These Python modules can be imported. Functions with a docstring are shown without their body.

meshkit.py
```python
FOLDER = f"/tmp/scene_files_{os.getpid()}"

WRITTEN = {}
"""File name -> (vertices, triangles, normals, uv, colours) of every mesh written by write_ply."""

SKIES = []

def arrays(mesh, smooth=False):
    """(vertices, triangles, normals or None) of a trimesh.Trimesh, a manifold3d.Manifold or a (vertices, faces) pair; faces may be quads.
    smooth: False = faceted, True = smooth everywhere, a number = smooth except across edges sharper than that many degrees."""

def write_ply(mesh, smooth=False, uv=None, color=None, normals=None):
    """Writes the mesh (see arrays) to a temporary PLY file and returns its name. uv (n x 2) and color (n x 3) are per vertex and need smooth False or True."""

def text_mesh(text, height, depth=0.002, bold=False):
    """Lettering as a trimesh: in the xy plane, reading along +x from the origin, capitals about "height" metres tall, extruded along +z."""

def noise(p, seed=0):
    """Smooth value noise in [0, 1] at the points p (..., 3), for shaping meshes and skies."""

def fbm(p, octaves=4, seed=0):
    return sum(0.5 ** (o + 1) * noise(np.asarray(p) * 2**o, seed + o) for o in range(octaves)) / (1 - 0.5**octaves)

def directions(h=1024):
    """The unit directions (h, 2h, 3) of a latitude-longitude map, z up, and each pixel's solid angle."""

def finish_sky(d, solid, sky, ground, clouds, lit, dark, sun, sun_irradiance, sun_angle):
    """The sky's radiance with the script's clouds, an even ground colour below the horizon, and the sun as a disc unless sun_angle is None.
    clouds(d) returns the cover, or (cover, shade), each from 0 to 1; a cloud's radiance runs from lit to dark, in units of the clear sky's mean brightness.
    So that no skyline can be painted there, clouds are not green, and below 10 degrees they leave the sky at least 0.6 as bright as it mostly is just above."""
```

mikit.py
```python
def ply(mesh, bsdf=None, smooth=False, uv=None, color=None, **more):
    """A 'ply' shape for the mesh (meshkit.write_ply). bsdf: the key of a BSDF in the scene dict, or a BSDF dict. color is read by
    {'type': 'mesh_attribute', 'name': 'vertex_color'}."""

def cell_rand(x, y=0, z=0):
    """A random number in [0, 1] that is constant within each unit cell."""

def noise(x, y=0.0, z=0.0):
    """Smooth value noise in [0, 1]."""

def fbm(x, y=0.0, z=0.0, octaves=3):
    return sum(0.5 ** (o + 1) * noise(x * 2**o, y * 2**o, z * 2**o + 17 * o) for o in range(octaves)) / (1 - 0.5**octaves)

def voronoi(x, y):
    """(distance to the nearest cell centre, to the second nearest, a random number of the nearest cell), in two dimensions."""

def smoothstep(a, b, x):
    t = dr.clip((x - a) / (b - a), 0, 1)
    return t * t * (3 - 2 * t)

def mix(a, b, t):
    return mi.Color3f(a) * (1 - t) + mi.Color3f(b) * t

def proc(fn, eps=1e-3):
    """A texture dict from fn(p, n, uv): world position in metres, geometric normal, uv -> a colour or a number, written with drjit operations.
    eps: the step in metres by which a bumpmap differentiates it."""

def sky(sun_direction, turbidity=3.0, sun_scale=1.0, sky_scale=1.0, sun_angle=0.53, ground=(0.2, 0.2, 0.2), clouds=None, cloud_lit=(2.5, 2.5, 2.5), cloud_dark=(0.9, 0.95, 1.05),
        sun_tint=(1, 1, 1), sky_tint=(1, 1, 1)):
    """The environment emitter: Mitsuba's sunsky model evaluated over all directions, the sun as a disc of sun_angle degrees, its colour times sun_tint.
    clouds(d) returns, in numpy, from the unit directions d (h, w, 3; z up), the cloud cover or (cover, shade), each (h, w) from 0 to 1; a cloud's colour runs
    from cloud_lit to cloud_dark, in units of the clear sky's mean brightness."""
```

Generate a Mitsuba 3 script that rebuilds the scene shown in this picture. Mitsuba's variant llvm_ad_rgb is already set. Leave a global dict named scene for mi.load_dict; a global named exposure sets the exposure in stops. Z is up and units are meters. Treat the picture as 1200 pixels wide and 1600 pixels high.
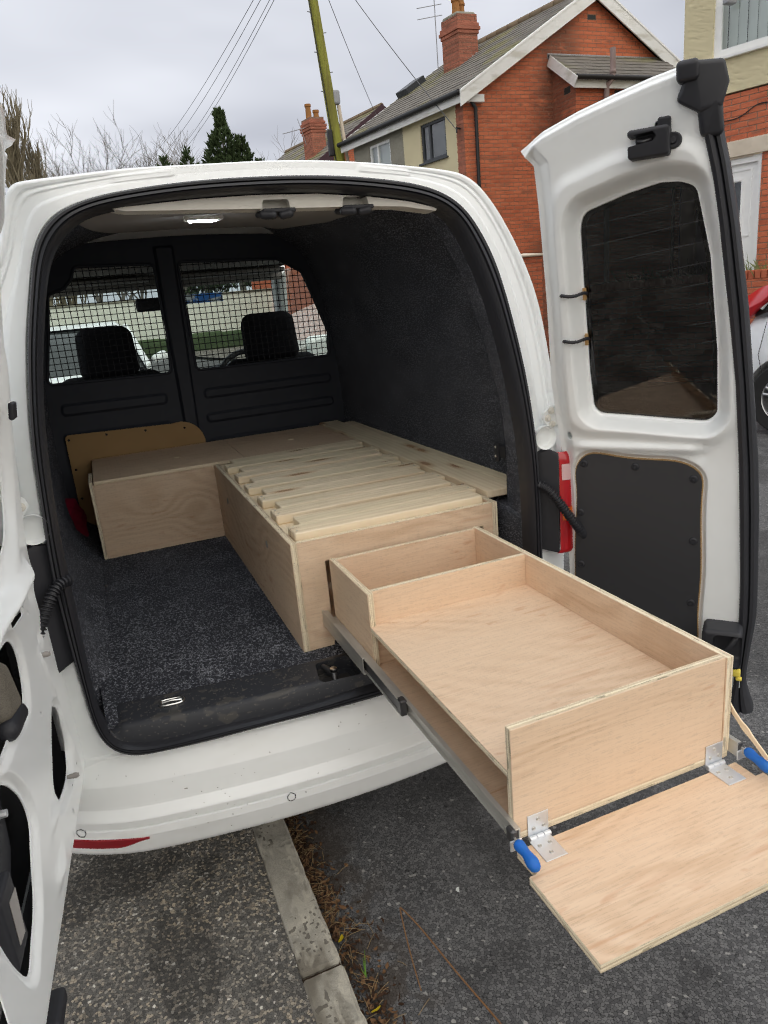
import math, random
import numpy as np, trimesh, mitsuba as mi, mikit, drjit as dr
import manifold3d as m3
import shapely
from scipy.spatial import cKDTree
from scipy.interpolate import splprep, splev
from shapely.geometry import Polygon, Point, box as sbox, LineString
from shapely.ops import unary_union
from meshkit import noise as mnoise, fbm as mfbm, text_mesh
T = mi.ScalarTransform4f
rng = np.random.default_rng(7); random.seed(7)
scene, labels = {'type': 'scene'}, {}
# ---------------------------------------------------------------- camera, sky, exposure
# z = 0 is the load floor of the van, the road lies at z = -0.60; y runs into the van, x to the right
GZ = -0.60
CAM = np.array([-0.4186, -1.5556, 0.8623]); YAW, PITCH, ROLL, FPX = 0.36184, -0.28915, -0.09296, 1110.04
fw = np.array([math.sin(YAW)*math.cos(PITCH), math.cos(YAW)*math.cos(PITCH), math.sin(PITCH)])
r0 = np.cross(fw, [0, 0, 1]); r0 /= np.linalg.norm(r0); u0 = np.cross(r0, fw)
up = -math.sin(ROLL)*r0 + math.cos(ROLL)*u0
scene['camera'] = {'type': 'perspective', 'fov': math.degrees(2*math.atan(600/FPX)), 'fov_axis': 'x', 'near_clip': 0.05, 'far_clip': 900.0,
                   'to_world': T().look_at(origin=CAM.tolist(), target=(CAM+fw).tolist(), up=up.tolist())}
def cloud(d):
    # even overcast, brighter overhead than at the horizon (the standard overcast sky), with soft cloud structure
    q = d[..., :2]/(np.maximum(d[..., 2:3], 0)+0.22)
    p = np.concatenate([q*np.array([1.1, 1.7]), np.zeros_like(q[..., :1])], -1)
    s = mfbm(p*1.3+3.1, 4, 5)
    return np.ones(d.shape[:2]), np.clip(1.0-np.maximum(d[..., 2], 0)*.95+(s-0.5)*0.75, 0, 1)
scene['sky'] = mikit.sky([0.06, -0.92, 0.38], turbidity=4, sun_scale=0.30, sun_angle=120, ground=(0.16, 0.16, 0.16), clouds=cloud,
                         cloud_lit=(2.35, 2.4, 2.5), cloud_dark=(0.86, 0.90, 1.02), sun_tint=(0.84, 0.97, 1.19))
exposure = 2.9
# ---------------------------------------------------------------- helpers
used = {}
def numbered(key):
    n = used.get(key, -1)+1; used[key] = n
    return key if n == 0 else f'{key}_{n:03d}'
def add(key, mesh, bsdf, smooth=False, **kw):
    key = numbered(key); scene[key] = mikit.ply(mesh, bsdf, smooth, **kw); return key
def place(key, shape, m=None):
    key = numbered(key); scene[key] = {**shape, 'to_world': m} if m is not None else dict(shape); return key
def tag(key, label=None, cat=None, group=None, kind=None):
    d = labels.setdefault(key, {})
    for k, v in (('label', label), ('category', cat), ('group', group), ('kind', kind)):
        if v: d[k] = v
    return key
def thing(name, label, cat, group=None):
    k = numbered(name); return tag(k, label, cat, group)
def cat(ms): return trimesh.util.concatenate([tm(m) for m in ms])
def tm(m):
    if isinstance(m, m3.Manifold):
        q = m.to_mesh(); return trimesh.Trimesh(q.vert_properties[:, :3].copy(), q.tri_verts.copy(), process=False)
    return m
def bx(x0, x1, y0, y1, z0, z1, b=0.0008):
    v = []
    b = min(b, abs(x1-x0)*.45, abs(y1-y0)*.45, abs(z1-z0)*.45)
    for sx in (0, 1):
        for sy in (0, 1):
            for sz in (0, 1):
                p = [x1 if sx else x0, y1 if sy else y0, z1 if sz else z0]; q = [-1 if sx else 1, -1 if sy else 1, -1 if sz else 1]
                for k in range(3):
                    r = [p[i]+(0 if i == k else q[i]*b) for i in range(3)]; v.append(r)
    return trimesh.convex.convex_hull(np.array(v))
def plain(x0, x1, y0, y1, z0, z1):
    return trimesh.creation.box(bounds=[[x0, y0, z0], [x1, y1, z1]])
def obox(o, ax, ay, az, lx, ly, lz, b=0.0008):
    m = bx(0, lx, 0, ly, 0, lz, b); M = np.eye(4); M[:3, 0], M[:3, 1], M[:3, 2], M[:3, 3] = ax, ay, az, o
    m.apply_transform(M); return m
def tube(pts, r, n=8, caps=True, closed=False):
    p = np.asarray(pts, float); N = len(p); R = np.broadcast_to(r, (N,))
    t = (np.roll(p, -1, 0)-np.roll(p, 1, 0)) if closed else np.gradient(p, axis=0)
    t /= np.linalg.norm(t, axis=1, keepdims=True)+1e-12
    a = np.zeros_like(p); ref = np.array([0, 0, 1.]) if abs(t[0, 2]) < .9 else np.array([1., 0, 0])
    for i in range(N):
        a[i] = ref-t[i]*(ref@t[i]); a[i] /= np.linalg.norm(a[i])+1e-12; ref = a[i]
    b = np.cross(t, a); g = np.arange(n)*2*np.pi/n
    v = p[:, None]+R[:, None, None]*(np.cos(g)[None, :, None]*a[:, None]+np.sin(g)[None, :, None]*b[:, None])
    i, j = np.meshgrid(np.arange(N if closed else N-1), np.arange(n), indexing='ij'); i2 = (i+1) % N
    q = np.stack([i*n+j, i*n+(j+1) % n, i2*n+(j+1) % n, i2*n+j], -1).reshape(-1, 4)
    f = [q[:, [0, 1, 2]], q[:, [0, 2, 3]]]; vv = v.reshape(-1, 3)
    if caps and not closed:
        vv = np.vstack([vv, p[:1], p[-1:]]); k = N*n; jj = np.arange(n)
        f += [np.stack([(jj+1) % n, jj, np.full(n, k)], 1), np.stack([(N-1)*n+jj, (N-1)*n+(jj+1) % n, np.full(n, k+1)], 1)]
    return trimesh.Trimesh(vv, np.vstack(f), process=False)
def loft(loops, closed=True, flip=False):
    L = np.asarray(loops, float); a, n = L.shape[:2]
    i, j = np.meshgrid(np.arange(a-1), np.arange(n if closed else n-1), indexing='ij'); j2 = (j+1) % n
    q = np.stack([i*n+j, i*n+j2, (i+1)*n+j2, (i+1)*n+j], -1).reshape(-1, 4)
    if flip: q = q[:, ::-1]
    return trimesh.Trimesh(L.reshape(-1, 3), np.vstack([q[:, [0, 1, 2]], q[:, [0, 2, 3]]]), process=False)
def poly(p): return p if isinstance(p, Polygon) else Polygon(p)
def rpoly(pts, r, out=False):
    p = Polygon(pts).buffer(0)
    return p.buffer(-r, quad_segs=6).buffer(r, quad_segs=6) if not out else p.buffer(r, quad_segs=6)
def extr(p, d):
    return cat([trimesh.creation.extrude_polygon(g, d, engine='earcut') for g in getattr(p, 'geoms', [p]) if g.area > 1e-9])
def frame(m, o, ax, ay, az):
    m = m.copy(); M = np.eye(4); M[:3, 0], M[:3, 1], M[:3, 2], M[:3, 3] = ax, ay, az, o; m.apply_transform(M)
    if np.linalg.det(M[:3, :3]) < 0: m.invert()
    return m
def xz(p, y0, y1): return frame(extr(p, abs(y1-y0)), [0, max(y0, y1), 0], [1, 0, 0], [0, 0, 1], [0, -1, 0])
def yz(p, x0, x1): return frame(extr(p, abs(x1-x0)), [min(x0, x1), 0, 0], [0, 1, 0], [0, 0, 1], [1, 0, 0])
def man(m):
    m = tm(m); q = trimesh.Trimesh(m.vertices, m.faces, process=True)
    return m3.Manifold(m3.Mesh(vert_properties=np.asarray(q.vertices, np.float32), tri_verts=np.asarray(q.faces, np.uint32)))
def hull(pts, r, seg=16):
    return tm(m3.Manifold.batch_hull([m3.Manifold.sphere(rr, seg).translate(list(map(float, p))) for p, rr in zip(pts, np.broadcast_to(r, (len(pts),)))]))
def rbox(c, s, r, seg=20, M=None):
    p = [[a*(s[0]/2-r), b*(s[1]/2-r), d*(s[2]/2-r)] for a in (-1, 1) for b in (-1, 1) for d in (-1, 1)]
    m = hull(p, r, seg)
    if M is not None: m.apply_transform(M)
    m.apply_translation(c); return m
def rotm(ax, deg): return trimesh.transformations.rotation_matrix(math.radians(deg), ax)
def lathe(prof, n=24, axis='z'):
    p = np.asarray(prof, float); g = np.arange(n)*2*np.pi/n
    L = np.stack([np.stack([p[:, 0]*math.cos(a), p[:, 0]*math.sin(a), p[:, 1]], 1) for a in g], 1)
    m = loft(L)
    if axis == 'y': m.apply_transform(rotm([1, 0, 0], 90))
    if axis == 'x': m.apply_transform(rotm([0, 1, 0], 90))
    return m
def spl(pts, n, closed=True, s=0.0):
    p = np.asarray(pts, float)
    if closed: p = np.vstack([p, p[:1]])
    tck, _ = splprep(p.T, s=s, per=closed, k=min(3, len(p)-1))
    u = np.linspace(0, 1, n, endpoint=not closed)
    return np.array(splev(u, tck)).T
def ss(a, b, x):
    t = np.clip((x-a)/(b-a), 0, 1); return t*t*(3-2*t)
# ---------------------------------------------------------------- materials
N, F, V, CR, SM, MX = mikit.noise, mikit.fbm, mikit.voronoi, mikit.cell_rand, mikit.smoothstep, mikit.mix
def mat(name, col, rough=0.5, spec=0.5, metal=0.0, coat=0.0, bump=None, bscale=0.001, beps=1e-3, two=True, **kw):
    c = mikit.proc(col) if callable(col) else {'type': 'rgb', 'value': list(col)}
    b = {'type': 'principled', 'base_color': c, 'roughness': mikit.proc(rough) if callable(rough) else float(rough), 'metallic': metal, 'specular': spec, **kw}
    if coat: b['clearcoat'] = coat; b['clearcoat_gloss'] = 0.9
    if bump: b = {'type': 'bumpmap', 'arbitrary': mikit.proc(bump, beps), 'scale': bscale, 'bsdf': b}
    scene[name] = {'type': 'twosided', 'bsdf': b} if two else b
    return name
def ply_tex(g, t, tone=1.0, off=0.0):
    o = ({'x', 'y', 'z'}-{g, t}).pop()
    def fn(p, n, uv):
        a, b, c, nt = getattr(p, g), getattr(p, o), getattr(p, t), getattr(n, t)
        w = F(a*1.6+off, b*3.0, c*3+off, 3)
        fig = F(a*2.4+off*2, b*8.0+5.0*w, 3.3+dr.floor(c*9)*7, 3)
        rings = 0.5+0.5*dr.sin((b*20+w*15+a*1.6+.15*N(a*30, b*200, 1))*8.5)
        fine = F(a*16, b*420, 1.7+dr.floor(c*31), 2)
        pore = SM(0.66, 0.80, N(a*70, b*1300, 5.1))
        f = 0.22*w+0.30*rings*SM(.42, .72, fig)+0.10*fig+0.40*fine
        col = MX((0.70, 0.535, 0.385), (0.585, 0.415, 0.275), SM(0.2, 0.8, f))
        col = col*(1.0-0.11*pore)
        flame = SM(0.60, 0.85, F(a*22+off+4*N(a*9, b*30), b*95, 2.2+dr.floor(c*31), 2))*SM(.5, .75, N(a*4, b*7, 8.1))
        col = MX(col, (0.46, 0.22, 0.11), 0.40*flame)
        lay = CR(dr.floor((c+0.0004*N(a*30, b*30, 2))/0.00165), 3, 1)
        fib = F(a*60+b*60, c*700, a*8, 2)
        edge = MX((0.745, 0.665, 0.50), (0.57, 0.465, 0.32), SM(.35, .8, lay))*(0.78+0.42*fib)
        crack = SM(.80, .86, N((a+b)*35, c*500, 9.0))
        edge = edge*(1-0.45*crack)
        return dr.select(dr.abs(nt) > 0.7, col, edge)*tone
    return fn
def ply_bump(g, t):
    o = ({'x', 'y', 'z'}-{g, t}).pop()
    return lambda p, n, uv: F(getattr(p, g)*20, getattr(p, o)*500, getattr(p, t)*200, 2)
mat('m_ply_side', ply_tex('y', 'x'), .62, .3, bump=ply_bump('y', 'x'), bscale=.00025)
mat('m_ply_front', ply_tex('x', 'y', 1.0, 4.7), .62, .3, bump=ply_bump('x', 'y'), bscale=.00025)
mat('m_ply_top', ply_tex('x', 'z', 1.0, 1.3), .62, .3, bump=ply_bump('x', 'z'), bscale=.00025)
def pine_tex(g, o):
    def fn(p, n, uv):
        a, b, z = getattr(p, g), getattr(p, o), p.z
        bid = dr.floor(b/0.0935+0.2)
        w = F(a*1.3+bid*3.1, b*6, z*6, 2)
        r = 0.5+0.5*dr.sin((b*120+w*9+z*40+bid*2)*2.2)
        fine = F(a*9, b*260, z*90, 2)
        kx, ky = a*3.3+bid*5.3, b*10.7+0.3
        k1, _, kr = V(kx, ky)
        d = k1/(0.07+0.08*kr)
        knot = (1-SM(.55, 1.05, d))*SM(.52, .56, kr)
        halo = (1-SM(.9, 2.1, d))*SM(.62, .66, kr)
        col = MX((0.82, 0.705, 0.52), (0.71, 0.575, 0.395), SM(.2, .9, 0.30*r+0.62*fine))
        col = MX(col, (0.60, 0.57, 0.38), 0.22*SM(.4, .8, N(a*2.2, bid*7, 1)))
        col = MX(col, (0.47, 0.30, 0.14), 0.5*halo)
        return MX(col, (0.34, 0.18, 0.095), 0.85*knot)
    return fn
mat('m_pine_slat', pine_tex('x', 'y'), .58, .3)
mat('m_pine_rail', pine_tex('y', 'x'), .58, .3)
def carpet(p, n, uv):
    k = 1/0.0032
    a = CR(dr.floor(p.x*k+N(p.y*700, p.z*700)*2), dr.floor(p.y*k*.7+N(p.x*700, p.z*700)*2), dr.floor(p.z*k))
    b = N(p.x*330, p.y*260, p.z*330)
    c = F(p.x*14, p.y*14, p.z*14, 3)
    f = SM(.50, .98, a*.60+b*.40+(c-.5)*.20)
    return MX((0.027, 0.029, 0.036), (0.29, 0.30, 0.335), f)
def carpet_bump(p, n, uv): return F(p.x*280, p.y*280, p.z*280, 2)
mat('m_carpet', carpet, .95, .12, bump=carpet_bump, bscale=.004, beps=8e-4)
def carpetw(p, n, uv): return carpet(p, n, uv)*1.1
mat('m_carpet_wall', carpetw, .95, .10, bump=carpet_bump, bscale=.003, beps=8e-4)
mat('m_white', (0.75, 0.775, 0.775), .27, .5, coat=1.0)
def bump_white(p, n, uv):
    s = .7*SM(.925, .945, N(p.x*140, p.y*140, p.z*140))*SM(.45, .6, N(p.x*9, p.y*9, p.z*9))
    st = F(p.x*7, p.y*26, p.z*20, 3)
    c = MX((0.765, 0.785, 0.78), (0.64, 0.645, 0.61), .22*SM(.55, .8, st))
    return MX(c, (0.10, 0.085, 0.06), s)
mat('m_bumper', bump_white, .34, .5, coat=.6)
mat('m_cream_metal', (0.62, 0.60, 0.54), .42, .5)
mat('m_rubber', (0.020, 0.021, 0.026), .48, .45)
mat('m_plastic', (0.022, 0.023, 0.028), .52, .4)
def sill_tex(p, n, uv):
    s = SM(.60, .70, F(p.x*28, p.y*48, p.z*40, 3))
    t = SM(.78, .85, N(p.x*210, p.y*210, p.z*210))
    return MX(MX((0.024, 0.026, 0.032), (0.052, 0.05, 0.048), s), (0.13, 0.115, 0.09), .45*t)
mat('m_sill', sill_tex, .5, .45, bump=lambda p, n, uv: N(p.x*900, p.y*900, p.z*900), bscale=.0006)
mat('m_bulkhead', (0.034, 0.038, 0.050), .55, .4, bump=lambda p, n, uv: N(p.x*600, p.y*600, p.z*600), bscale=.0008)
mat('m_panel', (0.030, 0.031, 0.035), .40, .45, bump=lambda p, n, uv: N(p.x*500, p.y*500, p.z*500), bscale=.0004)
mat('m_lining', (0.30, 0.285, 0.27), .85, .2, bump=lambda p, n, uv: N(p.x*500, p.y*500, p.z*500), bscale=.001)
def hb_tex(p, n, uv):
    f = F(p.x*9, p.y*9, p.z*9, 4); s = N(p.x*700, p.y*700, p.z*700)
    return MX((0.44, 0.275, 0.115), (0.36, 0.215, 0.085), f*.7+s*.3)
mat('m_hardboard', hb_tex, .55, .35)
mat('m_fabric', (0.018, 0.018, 0.022), .9, .15, bump=lambda p, n, uv: N(p.x*400, p.y*400, p.z*400), bscale=.002)
def red_tex(p, n, uv): return MX((0.30, 0.018, 0.045), (0.17, 0.008, 0.025), F(p.x*180, p.y*180, p.z*180, 2))
mat('m_red_cloth', red_tex, .95, .1, bump=lambda p, n, uv: F(p.x*240, p.y*240, p.z*240, 2), bscale=.006)
def zinc(p, n, uv): return MX((0.78, 0.80, 0.82), (0.66, 0.69, 0.73), F(p.x*40, p.y*40, p.z*40, 3))
mat('m_zinc', zinc, .42, .5, metal=.75)
def steel(p, n, uv): return MX((0.66, 0.65, 0.60), (0.46, 0.45, 0.42), F(p.x*30, p.y*14, p.z*60, 3))
mat('m_steel', steel, .42, .5, metal=.75)
mat('m_dark_steel', (0.10, 0.10, 0.105), .4, .5, metal=.8)
mat('m_blue', lambda p, n, uv: MX((0.004, 0.105, 0.50), (0.012, 0.13, 0.42), F(p.x*260, p.y*260, p.z*260, 2)), .5, .4)
mat('m_yellow', (0.80, 0.66, 0.10), .5, .4)
mat('m_chrome', (0.78, 0.78, 0.76), .16, .5, metal=1.0)
mat('m_red_lens', (0.42, 0.006, 0.012), .12, .6, coat=.8)
mat('m_orange_lens', (0.70, 0.14, 0.01), .15, .6, coat=.8)
mat('m_clear_lens', (0.62, 0.42, 0.42), .12, .6, coat=.8)
mat('m_red_reflector', (0.25, 0.008, 0.015), .2, .6)
scene['m_tint'] = {'type': 'thindielectric', 'int_ior': 1.5, 'specular_transmittance': {'type': 'rgb', 'value': [0.052, 0.056, 0.068]}, 'specular_reflectance': {'type': 'rgb', 'value': [0.9, 0.9, 0.9]}}
scene['m_glass'] = {'type': 'thindielectric', 'int_ior': 1.5, 'specular_transmittance': {'type': 'rgb', 'value': [0.80, 0.90, 0.84]}}
scene['m_pane'] = {'type': 'thindielectric', 'int_ior': 1.6, 'specular_transmittance': {'type': 'rgb', 'value': [0.82, 0.86, 0.86]}}
mat('m_pale_wall', (0.74, 0.76, 0.70), .9, .2)
mat('m_lamp_lens', (0.8, 0.85, 0.9), .3)
# ---------------------------------------------------------------- the van
VAN = thing('white_van', 'white panel van with both rear doors open and plywood camper furniture inside', 'van')
XC = 0.015
def lean(z): return 0.13*(np.maximum(0, np.asarray(z)-.42)/.75)**1.4
def SY(x, z): return -.08+.2*(np.asarray(x)-XC)**2+lean(z)
seal_out = [(.079, -.061), (-.069, -.057), (-.223, -.055), (-.37, -.061), (-.44, -.062), (-.514, -.053), (-.549, -.019), (-.564, .03), (-.569, .095), (-.574, .185), (-.577, .276), (-.578, .378), (-.572, .482),
            (-.567, .558), (-.562, .63), (-.553, .705), (-.539, .79), (-.526, .856), (-.503, .946), (-.486, 1.003), (-.47, 1.036), (-.451, 1.060), (-.428, 1.078), (-.398, 1.092), (-.338, 1.108),
            (-.289, 1.115), (-.162, 1.126), (-.03, 1.130), (.111, 1.129), (.263, 1.118), (.344, 1.106), (.411, 1.085), (.460, 1.052), (.498, 1.001), (.526, .941), (.559, .80), (.576, .691), (.588, .561),
            (.593, .462), (.597, .375), (.600, .286), (.600, .174), (.596, .07), (.585, .01), (.560, -.03), (.52, -.052), (.44, -.060), (.25, -.060)]
seal_in = [(.031, -.032), (-.067, -.036), (-.221, -.039), (-.367, -.042), (-.485, -.040), (-.526, -.022), (-.545, .019), (-.553, .111), (-.551, .242), (-.548, .443), (-.540, .589), (-.518, .763), (-.491, .884),
           (-.467, .967), (-.448, 1.008), (-.423, 1.039), (-.388, 1.064), (-.319, 1.082), (-.168, 1.096), (-.036, 1.100), (.104, 1.098), (.225, 1.088), (.32, 1.075), (.38, 1.058), (.419, 1.034), (.462, .967),
           (.506, .837), (.533, .696), (.550, .567), (.560, .436), (.566, .297), (.566, .12), (.558, .03), (.535, -.018), (.49, -.036), (.36, -.040), (.18, -.036)]
sil_r = [(.0, 1.165), (.19, 1.160), (.338, 1.150), (.426, 1.142), (.472, 1.133), (.507, 1.115), (.533, 1.091), (.581, 1.023), (.627, .929), (.656, .84), (.672, .726), (.682, .577), (.69, .44), (.695, .2), (.69, .0), (.67, -.16), (.60, -.25), (.3, -.27)]
body_r = [(.0, 1.200), (.3, 1.193), (.47, 1.175), (.57, 1.13), (.66, 1.02), (.735, .80), (.80, .55), (.86, .40), (.88, .25), (.885, .0), (.87, -.2), (.80, -.33), (.4, -.35)]
def mirror(r): return [(a+XC, b) for a, b in r]+[(XC-a, b) for a, b in r[::-1] if a > 0]
CEN = np.array([XC, .55]); NA = 720
def polar(pts):
    q = spl(pts, 900)-CEN; a = np.arctan2(q[:, 0], q[:, 1]); o = np.argsort(a); g = -np.pi+np.arange(NA)*2*np.pi/NA
    return np.interp(g, a[o], np.hypot(q[:, 0], q[:, 1])[o], period=2*np.pi), g
rso, GA = polar(seal_out); rsi, _ = polar(seal_in); sil_l = [(.0, 1.165), (.19, 1.161), (.295, 1.159), (.416, 1.151), (.487, 1.146), (.512, 1.140), (.529, 1.118), (.540, 1.085), (.556, 1.035)]+sil_r[8:]
rsil, _ = polar([(a+XC, b) for a, b in sil_r]+[(XC-a, b) for a, b in sil_l[::-1] if a > 0]); rbody, _ = polar(mirror(body_r))
def polar_lin(pts, sig=10):
    p = np.array(pts+[pts[0]]); q = np.vstack([a+(b-a)*np.linspace(0, 1, 60, endpoint=False)[:, None] for a, b in zip(p[:-1], p[1:])])-CEN; a = np.arctan2(q[:, 0], q[:, 1]); o = np.argsort(a); g = -np.pi+np.arange(NA)*2*np.pi/NA; r = np.interp(g, a[o], np.hypot(q[:, 0], q[:, 1])[o], period=2*np.pi)
    k = np.exp(-.5*(np.arange(-4*sig, 4*sig+1)/sig)**2); k /= k.sum(); return np.convolve(np.r_[r[-4*sig:], r, r[:4*sig]], k, 'valid')
def ring(r, dy, y=None):
    x, z = CEN[0]+r*np.sin(GA), CEN[1]+r*np.cos(GA)
    return np.stack([x, (SY(x, z) if y is None else np.full_like(x, y))+dy, z], 1)
# weather seal round the opening
prof = [(0, .004), (.03, -.018), (.16, -.027), (.30, -.026), (.34, -.018), (.38, -.018), (.42, -.026), (.58, -.027), (.62, -.019), (.66, -.019), (.70, -.025), (.92, -.014), (1.0, .004), (1.04, .03)]
add(f'{VAN}__weather_seal', loft([ring(rso+(rsi-rso)*t, dy) for t, dy in prof]), 'm_rubber', 35)
# rear frame, sides and roof of the shell: pressings as relief of the sheet
def srect(x, z, cx, cz, hx, hz, rot, r, soft):
    c, s_ = math.cos(rot), math.sin(rot); u, v = (x-cx)*c+(z-cz)*s_, -(x-cx)*s_+(z-cz)*c
    qx, qz = np.abs(u)-hx+r, np.abs(v)-hz+r; d = np.hypot(np.maximum(qx, 0), np.maximum(qz, 0))+np.minimum(np.maximum(qx, qz), 0)-r; return 1-ss(-soft, soft, d)
def relief(t, ga, x, z):
    d = np.interp(t, [0, .03, .30, .345, .40, .60, .64, .665, .69, .72, .755, .80, .88, .95, 1.0], [.007, .0, -.001, .001, .0085, .0090, .0055, .0050, .0060, .0095, .0095, .004, .001, .001, .008])
    side = ss(1.0, 2.1, np.abs(ga))*0+ss(.30, 1.05, np.abs(np.sin(ga))*1.15)*ss(.10, .45, z)
    flat = np.interp(t, [0, .04, .5, .90, 1.0], [.007, .0, .002, .001, .008])
    d = d*side+flat*(1-side)
    for cx, cz, hx, hz, rot, h_ in ((-.255, 1.1425, .062, .0075, .075, -.003), (.27, 1.1395, .065, .007, -.085, -.003)): d = d+h_*srect(x, z, cx, cz, hx, hz, rot, .006, .0028)
    d = d+.0022*np.exp(-((z-.590)/.0014)**2)*(t > .1)
    return d
ts = np.r_[0, np.linspace(.01, .99, 84), 1.0]; loops = []
for t in ts:
    r = rso+(rsil-rso)*t; x, z = CEN[0]+r*np.sin(GA), CEN[1]+r*np.cos(GA); loops.append(np.stack([x, SY(x, z)+relief(t, GA, x, z), z], 1))
for k_, dy in ((1.001, .011), (1.002, .018), (1.0015, .03)): loops.append(ring(rsil*k_, dy))
loops.append(ring(rsil*1.0+.008, .07)); loops.append(ring(rsil*.55+rbody*.45, .16))
for y in (.42, .75, 1.2, 1.75): loops.append(ring(rbody, 0, y))
add(f'{VAN}__body', loft(loops), 'm_white', 50)
# bumper
NBX = 140
xs = np.linspace(-.86, .86, NBX)+XC
bp = [(-.046, -.060), (-.058, -.070), (-.062, -.0815), (-.0665, -.083), (-.0675, -.0800), (-.0700, -.0800), (-.0712, -.0850), (-.085, -.0935), (-.108, -.104), (-.1245, -.1115), (-.1262, -.1125), (-.150, -.1185), (-.178, -.1245), (-.1800, -.1256), (-.1980, -.1400), (-.2015, -.1415), (-.2190, -.1405), (-.2200, -.1375),
      (-.2222, -.1375), (-.2232, -.1415), (-.2420, -.1430), (-.2440, -.1422), (-.268, -.137), (-.290, -.129), (-.305, -.116), (-.314, -.09), (-.318, -.02)]
L = []
for x in xs:
    d = x-XC; e = .2*d*d+.9*max(0, abs(d)-.5)**2*1.2
    L.append([[x, y+e*(1 if z < -.07 else .9), z] for z, y in bp])
add(f'{VAN}__bumper', loft(np.array(L).transpose(1, 0, 2), closed=False, flip=True), 'm_bumper', 8)
def bump_y(x, z):
    d = x-XC; e = .2*d*d+1.08*max(0, abs(d)-.5)**2
    zz = [q[0] for q in bp][::-1]; yy = [q[1] for q in bp][::-1]; return float(np.interp(z, zz, yy))+e
def ringmark(x, z, r):
    g = np.linspace(0, 2*np.pi, 28, endpoint=False)
    return tube([[x+r*math.cos(a), bump_y(x+r*math.cos(a), z+r*math.sin(a))-.0004, z+r*math.sin(a)] for a in g], .0011, 5, closed=True)
add(f'{VAN}__bumper__parking_sensor', ringmark(-.178, -.232, .0095), 'm_plastic', True)
add(f'{VAN}__bumper__parking_sensor', ringmark(-.640, -.226, .0095), 'm_plastic', True)
rf = []
for x in np.linspace(-.80, -.50, 24):
    t = ss(-.50, -.57, x); z1, z0 = -.243-.004*(1-t), -.252-.018*t
    rf.append([[x, bump_y(x, z1)-.0005, z1], [x, bump_y(x, z1)-.004, z1-.001], [x, bump_y(x, z0)-.004, z0+.001], [x, bump_y(x, z0)-.0005, z0]])
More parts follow.
